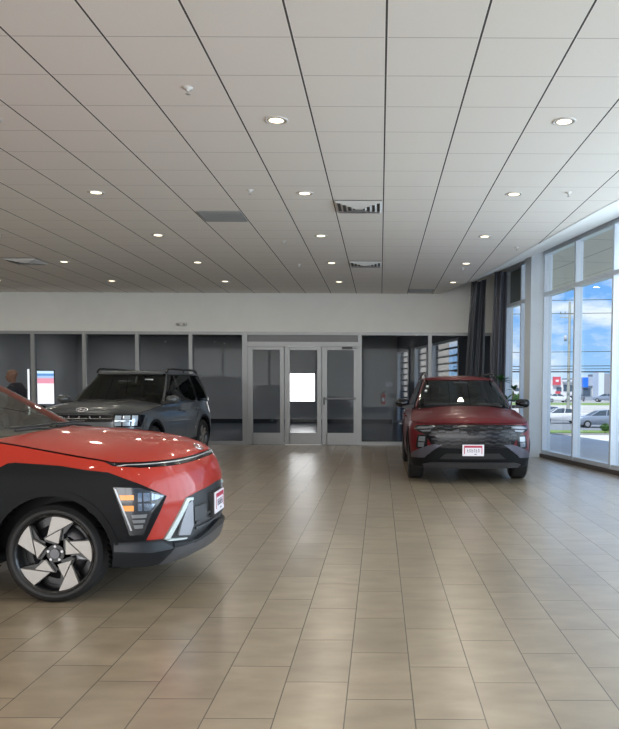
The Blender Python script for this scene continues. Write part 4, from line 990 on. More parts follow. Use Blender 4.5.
# intake panel
m = MB(); kpatch(m, KB, [(0, .702), (21, .683), (34.7, .658), (53.4, .385), (49, .345), (26.6, .296), (0, .325)], off=-.012, th=.02, du=3); gi = m.build('front_grille', black_pl, kar, recalc=False)
m = MB()
for z in (.40, .44, .48): kpatch(m, KB, [(0, z), (24, z), (24, z + .018), (0, z + .018)], off=.0, th=.012, du=3, dz=.02)
kpatch(m, KB, [(26.9, .575), (13.1, .573), (11.9, .447), (26.2, .47)], off=.004, th=.012, du=3); m.build('grille_bar', mat('grille_grey_bar', (0.045, 0.048, 0.052), 0.4), gi, recalc=False)
for sg in (-1, 1):
    m = MB(); kpatch(m, KB, [(34.3, .652), (31.0, .648), (48.0, .389), (52.2, .386)], off=.012, th=.022, du=3, sides=(sg,)); kpatch(m, KB, [(51.4, .386), (34.0, .366), (35.0, .356), (50, .370)], off=.012, th=.022, du=3, sides=(sg,)); kpatch(m, KB, [(34, .652), (28.3, .648), (28.5, .628), (33, .630)], off=.012, th=.022, du=3, sides=(sg,))
    b = m.build('bumper_trim', mat('pale_trim', (0.55, 0.62, 0.62), 0.35, 0.2), kar, recalc=False)
    m = MB(); kpatch(m, KB, [(32.6, .610), (28.3, .628), (27.5, .438), (30.8, .375), (40.9, .395), (37.6, .501)], off=.004, th=.02, du=3, sides=(sg,)); m.build('trim_facet', mat('lavender_trim', (0.30, 0.31, 0.34), 0.35, 0.3), b, recalc=False)
# lower bumper ledge, dark chin, skid plate
m = MB(); kpatch(m, KB, [(82.5, .397), (64.8, .392), (54.1, .380), (46.4, .322), (27, .325), (0, .355), (0, .395), (26, .330), (45, .352), (54, .392)], off=.016, th=.03, du=3)
kpatch(m, KB, [(82.5, .397), (64.8, .392), (54.1, .380), (46.4, .319), (61.7, .312), (82.5, .336)], off=lambda k: .016 + .02 * max(0, min(1, (.40 - k[1]) / .07)), th=.04, du=3, dz=.02)
kpatch(m, KB, [(82.5, .336), (61.7, .312), (46.4, .319), (55.4, .202), (84, .205)], off=lambda k: .036 - .03 * max(0, min(1, (.33 - k[1]) / .12)), th=.04, du=3)
kpatch(m, KB, [(46, .352), (26, .332), (0, .395), (0, .345), (27, .318), (46, .316)], off=.024, th=.03, du=3, dz=.02)
m.build('bumper_chin', mat('chin_grey', (0.012, 0.0145, 0.018), 0.38, spec=0.3), kar, recalc=False)
m = MB(); kpatch(m, KB, [(46.2, .317), (27.2, .322), (0, .352), (0, .23), (22.5, .235), (45.4, .206), (55.4, .202)], off=.018, th=.03, du=3); s_ = m.build('skid_plate', mat('skid_silver', (0.09, 0.09, 0.095), 0.38, 0.4), kar, recalc=False)
m = MB(); kpatch(m, KB, [(28.3, .312), (0, .338), (0, .356), (27.7, .325)], off=.021, th=.006, du=3, dz=.02); m.build('skid_slot', gap_black, s_, recalc=False)
plate(kar, .912, .565, .31, .165)
m = MB(); m.box((.85, -.17, .46), (.912, .17, .65)); m.build('plate_holder', black_pl, kar)
hz = kcfg['hoodz']; xe_ = .758; sl = (hz(xe_ + .03) - hz(xe_ - .03)) / .06
emblem(kar, (xe_, 0, hz(xe_) + .006), (-sl, 0, 1), (-1, 0, -sl * -1), .15, .075, chrome)
m = MB(); m.rbox((-3.47, -.55, .62), (-3.43, .55, .72), .01); m.build('tail_light_bar', mat('tail_red', (0.25, 0.01, 0.01), 0.25), kar)
interior(kar, -.15, 1.11, .38, mat('pale_seat', (0.30, 0.30, 0.27), 0.8))
# door seams and handles
m = MB()
for x0 in (-.72, -1.62): kpatch(m, KB, [(KB.ux(x0, .5), .43), (KB.ux(x0, .5) + .6, .43), (KB.ux(x0, .5) + .6, 1.06), (KB.ux(x0, .5), 1.06)], off=.001, th=.003, walls=False)
m.build('door_seam', gap_black, kar, recalc=False)
for sg in (-1, 1):
    for x0 in (-1.5, -2.35): m = MB(); m.rbox((x0 - .1, min(sg * .865, sg * .90), .935), (x0 + .1, max(sg * .865, sg * .90), .965), .008); m.build('door_handle', red_o, kar)
# ================================================================== dark red suv facing the camera
TB = Surf(xf=[(.22, .80), (.32, .86), (.5, .885), (.7, .90), (.85, .885), (.93, .83), (1.0, .75), (1.1, .65)], xr=[(.2, -3.55), (.4, -3.68), (.8, -3.70), (1.1, -3.62)],
          W=[(.22, .90), (.4, .935), (.6, .95), (.8, .945), (.95, .915), (1.05, .875), (1.15, .83)], nf=3.4, nr=4.5, xc=.15, xe=-3.0)
TG = Surf(xf=[(1.08, -.12), (1.17, -.24), (1.3, -.50), (1.45, -.80), (1.6, -1.12), (1.66, -1.25)], xr=[(1.08, -3.62), (1.3, -3.50), (1.5, -3.30), (1.66, -3.1)],
          W=[(1.08, .835), (1.2, .80), (1.4, .72), (1.58, .64), (1.64, .60)], nf=12, nr=5, xc=-2.0, xe=-2.6, even=1.35, bow=.14)
ttop_t = [(0, .918), (55, .925), (80, .945), (92, .98), (120, 1.04), (150, 1.085), (200, 1.11), (470, 1.13)]
ttop = lambda u: lerp(ttop_t, u)
dred = mat('dark_red_paint', (0.095, 0.002, 0.005), 0.38, 0.0, coat=0.3, spec=0.2)
tint = glass('car_glass_dark', (0.30, 0.36, 0.33), 1.55)
tcfg = dict(B=TB, G=TG, wb=2.755, R=.36, Rr=.25, zb=.24, Ra=.42, top=ttop, paint=dred, wheel='fork', tw=.245, track=.825,
            shelf=lambda x: lerp([(-3.6, 1.12), (-.6, 1.10), (-.2, 1.13), (.4, 1.06), (.9, .90)], x),
            hoodz=lambda x: lerp([(-.7, 1.165), (-.3, 1.165), (0, 1.14), (.3, 1.10), (.55, 1.05), (.7, 1.005), (.80, .955), (.835, .918)], x),
            hood_end=-.12, hood_tail=(-.22, -.55), cowl_len=.8, zg0=1.12, zg1=1.60, zr=1.625, roofz=lambda x: lerp([(-3.2, 1.64), (-2.6, 1.665), (-2.0, 1.685), (-1.5, 1.68), (-1.2, 1.64), (-1.1, 1.628)], x),
            glass=tint, side_glass=glass('car_glass_black', (0.12, 0.14, 0.14), 1.22), pillar=(.955, 3.0), cpil=((-2.95, -2.85), None),
            panes=[(-.78, -1.42, -1.5, -1.58), (-1.6, -1.68, -2.45, -2.40), (-2.52, -2.47, -3.0, -2.85)], mir=(-.60, .90, 1.20), wiper=(-.26, 1.165), mirror_paint=gloss_black)
tuc, tout = build_car('dark_red_suv', tcfg, (1.40, 12.22, 0), radians(-90), 'dark red suv parked facing the camera near the side windows', 'car')
def F(S, pts): return [(S.uy(y, z), z) for y, z in pts]
m = MB(); fa = arc(0, .36, .42, .26, TB); ra = arc(-2.755, .36, .42, .26, TB)
us = []; u = TB.end
while u > 0: us.append((u, ttop(u) - .006)); u -= 5
us.append((0, ttop(0) - .006))
fa2 = arc(0, .36, .47, .42, TB); ra2 = arc(-2.755, .36, .47, .42, TB)
fl = TB.ux(.60, .42)
patch(m, TB, [(0, .60), (TB.uy(.58, .60), .60), (TB.uy(.80, .42), .42)] + fa2 + [(TB.ux(-.5, .36), .36), (TB.ux(-2.2, .36), .36)] + ra2 + [(TB.ux(-3.2, .42), .45), (TB.end, .45)] + us, th=.02)
m.build('body_panel', dred, tuc, recalc=False)
for cx in (0, -2.755):
    for sg in (-1, 1): m = MB(); patch(m, TB, arc(cx, .36, .42, .26, TB) + arc(cx, .36, .475, .26, TB)[::-1], off=.014, th=.04, du=3, sides=(sg,)); m.build('arch_lip', clad_m, tuc, recalc=False)
m = MB(); patch(m, TB, [(TB.ux(-.47, .26), .26), (TB.ux(-.47, .37), .37), (TB.ux(-2.25, .37), .37), (TB.ux(-2.25, .26), .26)], off=.012, th=.03); m.build('rocker_panel', clad_m, tuc, recalc=False)
# front: black grille band with slanted bars, wings, lower bumper
m = MB(); patch(m, TB, F(TB, [(0, .905), (.60, .900), (.84, .885), (.875, .83), (.70, .74), (.62, .60), (.52, .545), (0, .545)]), off=.004, th=.02, du=3); tg = m.build('front_grille', gloss_black, tuc, recalc=False)
gb = mat('grille_chrome', (0.03, 0.031, 0.035), 0.25, 0.4)
for j, (z, y1) in enumerate([(.855, .80), (.795, .74), (.735, .66), (.675, .62), (.615, .57)]):
    n_ = 6
    for sg in (1, -1):
        m = MB()
        for i in range(n_):
            a = .09 + (y1 - .09) * i / n_; b = .09 + (y1 - .09) * (i + .9) / n_; dz_ = .010 if i % 2 else -.006
            patch(m, TB, F(TB, [(a, z + dz_ - .010), (b, z + dz_ - .016), (b + .012, z + dz_ + .010), (a + .012, z + dz_ + .016)]), off=.018, th=.02, du=3, sides=(sg,))
        m.build('grille_bar', gb, tg, recalc=False)
for sg in (1, -1):
    m = MB()
    patch(m, TB, F(TB, [(.56, .872), (.80, .862), (.855, .835), (.80, .828), (.60, .845)]), off=.020, th=.02, du=3, sides=(sg,))
    patch(m, TB, F(TB, [(.62, .825), (.79, .812), (.74, .790), (.64, .800)]), off=.020, th=.02, du=3, sides=(sg,))
    m.build('running_light', mat('running_light', (0.16, 0.17, 0.19), 0.2, 0.5), tuc, recalc=False)
    m = MB(); patch(m, TB, F(TB, [(.675, .745), (.82, .745), (.85, .55), (.72, .50), (.68, .56)]), off=.006, th=.02, du=3, sides=(sg,)); h = m.build('headlight', gloss_black, tuc, recalc=False)
    m = MB(); patch(m, TB, F(TB, [(.71, .72), (.80, .72), (.81, .645), (.715, .645)]), off=.012, th=.01, du=3, sides=(sg,)); patch(m, TB, F(TB, [(.72, .63), (.81, .63), (.81, .56), (.73, .56)]), off=.012, th=.01, du=3, sides=(sg,)); m.build('lens', mat('lamp_lens_pale', (0.16, 0.18, 0.21), 0.12, 0.5, coat=.5), h, recalc=False)
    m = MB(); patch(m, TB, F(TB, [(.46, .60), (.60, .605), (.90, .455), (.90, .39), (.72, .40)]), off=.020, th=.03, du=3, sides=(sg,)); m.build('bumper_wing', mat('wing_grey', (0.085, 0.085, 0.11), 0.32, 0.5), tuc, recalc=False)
m = MB(); patch(m, TB, F(TB, [(0, .545), (.53, .56), (.64, .46), (.92, .36), (.90, .26), (0, .26)]) , off=.010, th=.03, du=3)
patch(m, TB, [(TB.uy(.90, .44), .44), (TB.ux(.47, .44), .44), (TB.ux(.43, .27), .27), (TB.uy(.86, .27), .27)], off=.012, th=.03, du=3)
lb = m.build('lower_bumper', clad_m, tuc, recalc=False)
m = MB(); patch(m, TB, F(TB, [(0, .47), (.40, .47), (.50, .385), (0, .385)]), off=.014, th=.01, du=3); m.build('lower_intake', gap_black, lb, recalc=False)
m = MB(); patch(m, TB, F(TB, [(0, .335), (.62, .335), (.74, .30), (.70, .255), (0, .245)]), off=.022, th=.03, du=3); m.build('skid_plate', mat('dark_skid', (0.045, 0.045, 0.05), 0.3, 0.3), tuc, recalc=False)
plate(tuc, .915, .52, .325, .172)
emblem(tuc, (.925, 0, .79), (1, 0, .1), (0, 0, 1), .16, .09, mat('dark_chrome', (0.05, 0.05, 0.055), 0.2, 0.9))
interior(tuc, -.22, 1.13, .40, mat('dark_seat', (0.03, 0.03, 0.032), 0.8))
m = MB(); m.rbox((-1.02, -.13, 1.50), (-.99, .13, 1.565), .008); m.tube((-1.0, 0, 1.55), (-1.06, 0, 1.60), .012); m.build('rear_view_mirror', black_pl, tuc)
for sg in (1, -1):
    m = MB(); m.path([(-1.15, sg * .60, 1.645), (-1.25, sg * .605, 1.70), (-1.5, sg * .61, 1.715), (-2.5, sg * .60, 1.705), (-2.75, sg * .59, 1.66)], .016, 8); m.build('roof_rail', black_pl, tuc)
for z_, y_ in ((1.475, .565), (1.40, .60)):
    m = MB(); x_ = TG.pt(TG.uy(y_ / .9 * .9, z_), z_)[0]; m.box((x_ - .03, -y_ - .03, z_ - .022), (x_ - .012, -y_ + .012, z_ + .022)); m.build('windshield_sticker', mat('paper_white', (0.7, 0.7, 0.68), 0.7), tuc)
for sg in (-1, 1):
    for x0 in (-1.45, -2.4): m = MB(); m.rbox((x0 - .1, min(sg * .915, sg * .955), .94), (x0 + .1, max(sg * .915, sg * .955), .97), .008); m.build('door_handle', dred, tuc)
m = MB(); m.rbox((-3.70, -.80, .86), (-3.65, .80, .93), .01); m.build('tail_light_bar', mat('tail_red'), tuc)

# ================================================================== grey boxy suv behind the red crossover
SB = Surf(xf=[(.22, .80), (.35, .87), (.5, .895), (.9, .895), (.98, .87), (1.05, .78), (1.12, .66)], xr=[(.2, -3.58), (.4, -3.68), (.9, -3.72), (1.2, -3.70)],
          W=[(.22, .91), (.4, .945), (.7, .955), (.9, .95), (1.0, .93), (1.08, .905), (1.2, .885)], nf=5.0, nr=4, xc=.15, xe=-2.9)
SG = Surf(xf=[(1.1, -.28), (1.2, -.42), (1.4, -.72), (1.6, -1.02), (1.7, -1.15)], xr=[(1.1, -3.70), (1.4, -3.64), (1.6, -3.54), (1.7, -3.46)],
          W=[(1.1, .885), (1.2, .875), (1.4, .815), (1.6, .74), (1.70, .70)], nf=12, nr=8, xc=-2.0, xe=-2.6, even=1.4, bow=.12)
stop_t = [(0, 1.00), (60, 1.005), (80, 1.02), (95, 1.06), (150, 1.11), (200, 1.135), (500, 1.16)]
stop = lambda u: lerp(stop_t, u)
sgrey = mat('warm_grey_paint', (0.070, 0.078, 0.084), 0.32, 0.30, coat=0.8)
scfg = dict(B=SB, G=SG, wb=2.815, R=.38, Rr=.27, zb=.24, Ra=.45, top=stop, paint=sgrey, wheel='fork', tw=.25, track=.835,
            shelf=lambda x: lerp([(-3.8, 1.15), (-.6, 1.12), (-.2, 1.14), (.4, 1.10), (.9, .98)], x),
            hoodz=lambda x: lerp([(-.7, 1.20), (-.3, 1.20), (.2, 1.18), (.55, 1.15), (.72, 1.10), (.80, 1.05), (.835, 1.005)], x), hood_p=4.0,
            hood_end=-.20, hood_tail=(-.34, -.62), cowl_len=.7, zg0=1.16, zg1=1.70, zr=1.735, roofz=lambda x: lerp([(-3.45, 1.74), (-2.9, 1.77), (-1.8, 1.79), (-1.3, 1.765), (-1.1, 1.74)], x),
            glass=tint, side_glass=glass('car_glass_black'), pillar=(.96, 3.0), cpil=((-3.36, -3.30), None),
            panes=[(-.84, -1.30, -1.60, -1.62), (-1.65, -1.68, -2.55, -2.52), (-2.66, -2.62, -3.30, -3.24)], mir=(-.62, .93, 1.22), wiper=(-.40, 1.19), mirror_paint=sgrey)
sf, sout = build_car('grey_suv', scfg, (-4.955, 13.5, 0), radians(-94.2), 'boxy grey suv parked behind the red crossover', 'car')
m = MB(); fa2 = arc(0, .38, .45, .40, SB); ra2 = arc(-2.815, .38, .45, .40, SB); us = []; u = SB.end
while u > 0: us.append((u, stop(u) - .006)); u -= 5
us.append((0, stop(0) - .006))
patch(m, SB, [(0, .60), (SB.uy(.60, .60), .60), (SB.uy(.86, .40), .40)] + fa2 + [(SB.ux(-.5, .40), .40), (SB.ux(-2.3, .40), .40)] + ra2 + [(SB.ux(-3.35, .42), .42), (SB.end, .42)] + us, th=.02)
m.build('body_panel', sgrey, sf, recalc=False)
for cx in (0, -2.815):
    for sg in (-1, 1): m = MB(); patch(m, SB, arc(cx, .38, .45, .26, SB) + arc(cx, .38, .50, .26, SB)[::-1], off=.022, th=.05, du=3, sides=(sg,)); m.build('arch_lip', clad_m, sf, recalc=False)
    # squared fender flare in body colour
    m = MB(); a = arc(cx, .38, .50, .42, SB); b = [(SB.ux(cx - .58, .46), .46), (SB.ux(cx - .50, .80), .80), (SB.ux(cx - .38, .92), .92), (SB.ux(cx + .38, .92), .92), (SB.ux(cx + .50, .80), .80), (SB.ux(cx + .56, .46), .46)]
    for sg in (-1, 1): m = MB(); patch(m, SB, a + b, off=.018, th=.03, du=3, sides=(sg,)); m.build('fender_flare', sgrey, sf, recalc=False)
m = MB(); patch(m, SB, [(SB.ux(-.50, .26), .26), (SB.ux(-.50, .42), .42), (SB.ux(-2.32, .42), .42), (SB.ux(-2.32, .26), .26)], off=.014, th=.03); m.build('rocker_panel', clad_m, sf, recalc=False)
m = MB(); patch(m, SB, F(SB, [(0, .975), (.56, .975), (.56, .86), (0, .86)]), off=.004, th=.02, du=3); sgr = m.build('front_grille', gloss_black, sf, recalc=False)
m = MB(); patch(m, SB, F(SB, [(0, .912), (.55, .912), (.55, .922), (0, .922)]), off=.012, th=.01, du=3, dz=.01)
m.build('grille_bar', mat('dim_chrome', (0.28, 0.28, 0.29), 0.25, 0.8), sgr, recalc=False)
for y_ in (-.36, -.18, .0, .18, .36):
    m = MB(); m.box((.897, y_ - .012, .932), (.915, y_ + .012, .962)); m.build('grille_stud', mat('dim_chrome'), sgr)
for sg in (1, -1):
    m = MB(); patch(m, SB, F(SB, [(.56, .985), (.90, .985), (.935, .97), (.935, .78), (.58, .78)]), off=.008, th=.02, du=3, sides=(sg,)); h = m.build('headlight', gloss_black, sf, recalc=False)
    m = MB()
    for (y0, y1, z0, z1) in ((.60, .70, .90, .965), (.72, .82, .90, .965), (.60, .70, .80, .865), (.72, .82, .80, .865), (.84, .90, .80, .965)): patch(m, SB, F(SB, [(y0, z0), (y1, z0), (y1, z1), (y0, z1)]), off=.016, th=.01, du=3, sides=(sg,))
    patch(m, SB, F(SB, [(.60, .872), (.90, .872), (.90, .892), (.60, .892)]), off=.018, th=.01, du=3, dz=.02, sides=(sg,))
    m.build('lens', mat('lamp_lens_bright', (0.50, 0.60, 0.70), 0.1, 0.3, coat=1), h, recalc=False)
m = MB(); patch(m, SB, F(SB, [(0, .60), (.62, .60), (.88, .40), (.88, .27), (0, .27)]), off=.008, th=.03, du=3); m.build('lower_bumper', clad_m, sf, recalc=False)
m = MB(); patch(m, SB, F(SB, [(0, .38), (.5, .38), (.62, .28), (0, .27)]), off=.016, th=.02, du=3); m.build('skid_plate', mat('skid_silver'), sf, recalc=False)
plate(sf, .92, .50, .31, .16)
hz = scfg['hoodz']; emblem(sf, (.80, 0, 1.062), (.8, 0, .9), (-1, 0, .8), .20, .10, mat('bright_chrome', (0.9, 0.9, 0.9), 0.2, 0.9))
interior(sf, -.35, 1.15, .40, mat('dark_seat'))
for sg in (1, -1):
    m = MB(); m.path([(-1.3, sg * .69, 1.735), (-1.36, sg * .695, 1.79), (-1.5, sg * .70, 1.81), (-3.0, sg * .69, 1.81), (-3.12, sg * .69, 1.795), (-3.2, sg * .68, 1.735)], .022, 8)
    m.tube((-2.3, sg * .695, 1.745), (-2.3, sg * .695, 1.81), .018); m.build('roof_rail', black_pl, sf)
m = MB(); m.rbox((-.985, -.13, 1.50), (-.955, .13, 1.57), .008); m.build('rear_view_mirror', black_pl, sf)
for sg in (-1, 1):
    for x0 in (-1.45, -2.42): m = MB(); m.rbox((x0 - .1, min(sg * .925, sg * .965), 1.0), (x0 + .1, max(sg * .925, sg * .965), 1.035), .008); m.build('door_handle', sgrey, sf)
    m = MB(); m.rbox((-3.72, sg * .62 - .12, .80), (-3.60, sg * .62 + .12, .98), .01); m.build('tail_light', mat('tail_red'), sf)
    m = MB(); z_ = 1.05; patch(m, SB, [(SB.end - 66, .90), (SB.end - 52, .90), (SB.end - 52, 1.04), (SB.end - 66, 1.04)], off=.004, th=.01, du=3, sides=(sg,)); m.build('side_marker', mat('marker_pale', (0.65, 0.6, 0.58), 0.3), sf, recalc=False)
for x0, (bb, ss) in (((-.80), (SB, sf)), ((-1.62), (SB, sf)), ((-2.6), (SB, sf)), ((-.78), (TB, tuc)), ((-1.60), (TB, tuc)), ((-2.5), (TB, tuc))):
    m = MB(); u_ = bb.ux(x0, .6); patch(m, bb, [(u_, .42), (u_ + .7, .42), (u_ + .7, 1.09), (u_, 1.09)], off=.0015, th=.003, walls=False); m.build('door_seam', gap_black, ss, recalc=False)
m = MB(); z_ = 1.60; m.box((SG.pt(SG.uy(.30, z_), z_)[0] - .02, .36, z_ - .02), (SG.pt(SG.uy(.30, z_), z_)[0] - .008, .52, z_ + .005)); m.build('windshield_sticker', mat('paper_white'), sf)

# ================================================================== cars on the road outside: small but shaped
def road_car(name, x, y, z, rz, paint, label, kind='sedan', group=None):
    r = empty(name, (x, y, z), rz, label, 'car', group); m = MB(); hw = .88
    if kind == 'sedan': prof = [(-2.25, .45), (-2.28, .75), (-2.2, .98), (-1.6, 1.05), (1.0, 1.02), (2.0, .88), (2.28, .72), (2.3, .42), (1.9, .28), (-1.9, .28)]; roof = [(-1.65, 1.03), (-.95, 1.42), (-.1, 1.47), (.45, 1.40), (1.15, 1.0)]
    else: prof = [(-2.3, .45), (-2.32, .8), (-2.25, 1.0), (-1.9, 1.08), (1.0, 1.04), (2.0, .90), (2.28, .74), (2.3, .42), (1.9, .28), (-1.9, .28)]; roof = [(-2.15, 1.06), (-1.75, 1.45), (-.6, 1.54), (.35, 1.45), (1.15, 1.02)]
    n = len(prof); vs = []
    for yy, s in ((-hw, .93), (-hw * .98, 1.0), (-hw * .5, 1.01), (hw * .5, 1.01), (hw * .98, 1.0), (hw, .93)):
        vs += [(a * (s if abs(yy) > hw * .9 else 1.0), yy, .3 + (b - .3) * s) for a, b in prof]
    m.add(vs, [(j * n + i, j * n + (i + 1) % n, (j + 1) * n + (i + 1) % n, (j + 1) * n + i) for j in range(5) for i in range(n)] + [tuple(range(n)), tuple(range(6 * n - 1, 5 * n - 1, -1))], 0, True)
    m.build('body', paint, r)
    g = MB(); n = len(roof); vs = []
    for yy, s in ((-hw * .95, 0), (-hw * .70, 1), (hw * .70, 1), (hw * .95, 0)): vs += [(a, yy, 1.0 + (b - 1.0) * (1 if s else .02)) for a, b in roof]
    g.add(vs, [(j * n + i, j * n + i + 1, (j + 1) * n + i + 1, (j + 1) * n + i) for j in range(3) for i in range(n - 1)]); g.add(vs, [tuple(range(n)), tuple(range(4 * n - 1, 3 * n - 1, -1))]); g.build('window_band', mat('road_car_glass', (0.06, 0.08, 0.10), 0.15), r)
    g = MB(); rr = [p for p in roof[1:-1]]
    g.add([(a, yy, b + .02) for yy in (-hw * .68, hw * .68) for a, b in rr], [(i, i + 1, len(rr) + i + 1, len(rr) + i) for i in range(len(rr) - 1)])
    for sg in (-1, 1):
        for pa, pb in ((roof[0], roof[1]), (roof[-2], roof[-1])): g.tube((pa[0], sg * hw * (.92 if pa in (roof[0],) else .70), pa[1]), (pb[0], sg * hw * (.92 if pb is roof[-1] else .70), pb[1]), .04, n=6)
        g.tube((-.25, sg * hw * .93, 1.02), (-.35, sg * hw * .70, roof[2][1] - .01), .04, n=6)
    g.build('roof', paint, r)
    for sx in (-1.38, 1.40):
        for sg in (-1, 1):
            w = MB(); w.tube((sx, sg * .70, .33), (sx, sg * .90, .33), .33, n=20); w.tube((sx, sg * .885, .33), (sx, sg * .91, .33), .20, n=16, mi=1); w.build('wheel', [rubber, mat('road_rim', (0.4, 0.4, 0.42), 0.4, 0.6)], r)
    return r
cw = mat('car_white', (0.75, 0.75, 0.76), 0.3, coat=0.6); cs = mat('car_silver', (0.30, 0.34, 0.42), 0.3, 0.3, coat=0.6); cb = mat('car_blue', (0.02, 0.10, 0.35), 0.3, coat=0.6); cd = mat('car_dark', (0.03, 0.035, 0.05), 0.3, coat=0.6)
road_car('road_car', px(560, 73.5), 73.5, -1.92, radians(180), cw, 'white sedan on the road seen through the left big window')
road_car('road_car', px(601, 66), 66, -1.92, radians(180), cs, 'silver blue estate car on the road seen through the second big window', 'wagon')
road_car('road_car', px(546, 81), 81, -1.92, radians(180), cb, 'blue car partly behind the white sedan on the road')
road_car('parked_car', px(606, 135), 135, -0.88, radians(150), cs, 'blue grey car parked below the dark tower')
road_car('parked_car', px(557, 130), 130, -0.88, radians(10), cw, 'white car parked in front of the red signed shop')
road_car('parked_car', px(577, 140), 140, -0.88, radians(60), cd, 'dark car parked beside the utility pole line')

# ================================================================== standing man behind the cars
def skin_body(name, joints, edges, m_, parent, root=0, sub=2):
    me = bpy.data.meshes.new(name); me.from_pydata([j[:3] for j in joints], edges, []); me.materials.append(m_)
    o = bpy.data.objects.new(name, me); COL.objects.link(o); o.parent = parent
    me.attributes  # ensure layers
    bm = bmesh.new(); bm.from_mesh(me); lay = bm.verts.layers.skin.verify(); bm.verts.ensure_lookup_table()
    for i, v in enumerate(bm.verts):
        r_ = joints[i][3]; v[lay].radius = (r_, r_ if len(joints[i]) < 5 else joints[i][4]); v[lay].use_root = (i == root)
    bm.to_mesh(me); bm.free()
    sk = o.modifiers.new('skin', 'SKIN'); sk.use_smooth_shade = True
    s = o.modifiers.new('sub', 'SUBSURF'); s.levels = sub; s.render_levels = sub
    return o
man = empty('person', (-7.60, 15.8, 0), radians(0), 'bald man in a dark jacket standing behind the cars, facing left', 'person')
skin_c = mat('skin', (0.15, 0.075, 0.048), 0.55, noise=0.06, nscale=12); jacket = mat('dark_jacket', (0.010, 0.012, 0.020), 0.8, noise=0.2, nscale=30); trou = mat('dark_trousers', (0.02, 0.02, 0.024), 0.85)
# facing -x ; body built in profile towards -x
J = [(0, 0, .96, .135), (0.0, 0, 1.12, .125), (0.0, 0, 1.28, .145), (0.0, 0, 1.42, .12), (-.04, 0, 1.49, .060), (-.075, 0, 1.545, .056)]
E_ = [(0, 1), (1, 2), (2, 3), (3, 4), (4, 5)]
def limb(pts, at):
    prev = at
    for p in pts: J.append(p); E_.append((prev, len(J) - 1)); prev = len(J) - 1
    return prev
for sg in (-1, 1):
    limb([(0, sg * .10, .88, .095), (-.01, sg * .11, .50, .062), (.01, sg * .11, .44, .058), (.02, sg * .11, .10, .042), (-.06, sg * .115, .045, .040), (-.16, sg * .12, .035, .034)], 0)
    w_ = limb([(0.0, sg * .17, 1.43, .060), (.01, sg * .225, 1.36, .055), (.03, sg * .26, 1.12, .042), (-.02, sg * .26, 1.07, .040), (-.16, sg * .22, .93, .028), (-.20, sg * .20, .90, .026)], 3)
    pal = limb([(-.245, sg * .19, .875, .028)], w_)
    for k, (ln, off_) in enumerate(((.075, -.026), (.085, -.009), (.080, .009), (.062, .026))):
        limb([(-.275, sg * .19 + off_ * .9, .862, .0095), (-.275 - ln * .5, sg * .185 + off_, .842, .0085), (-.270 - ln * .75, sg * .18 + off_, .812, .0075)], pal)
    limb([(-.235, sg * .16, .885, .011), (-.265, sg * .145, .872, .009), (-.290, sg * .14, .855, .008)], w_)
body = skin_body('body', J, E_, skin_c, man)
# clothing shells
J2 = [(0, 0, .93, .185), (0, 0, 1.12, .180), (0.01, 0, 1.28, .200), (0.01, 0, 1.41, .175), (-.035, 0, 1.495, .088)]; E2 = [(0, 1), (1, 2), (2, 3), (3, 4)]
for sg in (-1, 1):
    b = len(J2); J2 += [(0, sg * .17, 1.435, .100), (.01, sg * .235, 1.36, .085), (.03, sg * .262, 1.12, .066), (-.02, sg * .262, 1.07, .064), (-.165, sg * .22, .927, .046)]; E2 += [(3, b)] + [(b + i, b + i + 1) for i in range(4)]
skin_body('jacket', J2, E2, jacket, man)
J3 = [(0, 0, .96, .165)]; E3 = []
for sg in (-1, 1):
    b = len(J3); J3 += [(0, sg * .10, .88, .125), (-.01, sg * .11, .50, .095), (.01, sg * .11, .44, .090), (.02, sg * .11, .10, .078)]; E3 += [(0, b)] + [(b + i, b + i + 1) for i in range(3)]
skin_body('trousers', J3, E3, trou, man)
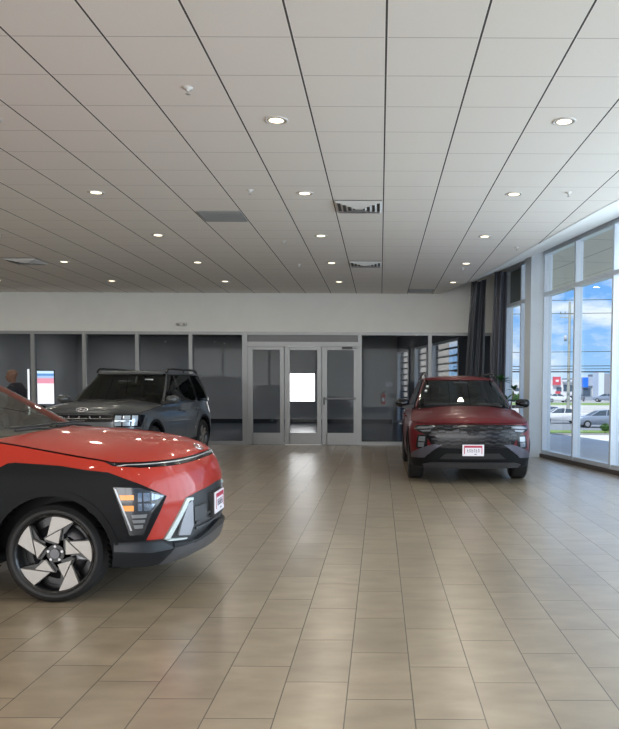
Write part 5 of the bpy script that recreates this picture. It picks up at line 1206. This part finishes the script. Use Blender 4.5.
for sg in (-1, 1):
    m = MB(); m.rbox((-.215, sg * .115 - .045, 0), (.075, sg * .115 + .045, .075), .025); m.build('shoe', black_pl, man)
# head: profile-shaped rings, with nose, ears, brows, lips
m = MB(); rings = [(1.555, .050, .050, .005), (1.575, .066, .055, -.012), (1.60, .082, .064, -.020), (1.63, .090, .070, -.020), (1.66, .093, .074, -.015), (1.69, .097, .077, -.008), (1.72, .099, .078, -.002), (1.75, .093, .073, .002), (1.775, .074, .058, .004), (1.79, .045, .036, .005), (1.796, .012, .010, .005)]
n = 24; vs = []
for z, rx, ry, cx in rings:
    for i in range(n):
        a = 2 * pi * i / n; x = cx + rx * cos(a); y = ry * sin(a); f = max(0, -cos(a))
        nose = max(0, 1 - abs(z - 1.655) / .032) * max(0, 1 - abs(y) / .018) * .026 if f > .7 else 0
        eye = -max(0, 1 - abs(z - 1.685) / .018) * max(0, 1 - abs(abs(y) - .032) / .018) * .010 if f > .5 else 0
        vs.append((x - nose - eye, y, z))
m.add(vs, [(j * n + i, j * n + (i + 1) % n, (j + 1) * n + (i + 1) % n, (j + 1) * n + i) for j in range(len(rings) - 1) for i in range(n)], 0, True); m.add(vs[-n:], [tuple(range(n))])
for sg in (-1, 1): m.lathe([(0.0001, 0), (.020, .004), (.026, .010), (.018, .016), (0.0001, .012)], c=(0, 0, 0), n=12, M=Matrix.Translation((.012, sg * .072, 1.668)) @ Matrix.Rotation(radians(90) * -sg, 4, 'X') @ Matrix.Diagonal((.75, 1.25, 1, 1)))
m.add([(-.108, -.020, 1.618), (-.108, .020, 1.618), (-.104, .018, 1.610), (-.104, -.018, 1.610)], [(0, 1, 2, 3)])
m.v = [((x - .0) * 1.13 - .085, y * 1.13, (z - 1.555) * 1.10 + 1.535) for x, y, z in m.v]
hd = m.build('head', skin_c, man)
for sg in (-1, 1):
    e2 = MB(); e2.lathe([(0.0001, -.009), (.008, -.005), (.010, 0), (.008, .005), (0.0001, .009)], c=(-.094 * 1.13 - .082, sg * .036, 1.678), n=10); e2.build('eye', mat('eye_white', (0.5, 0.5, 0.5), 0.3), hd)
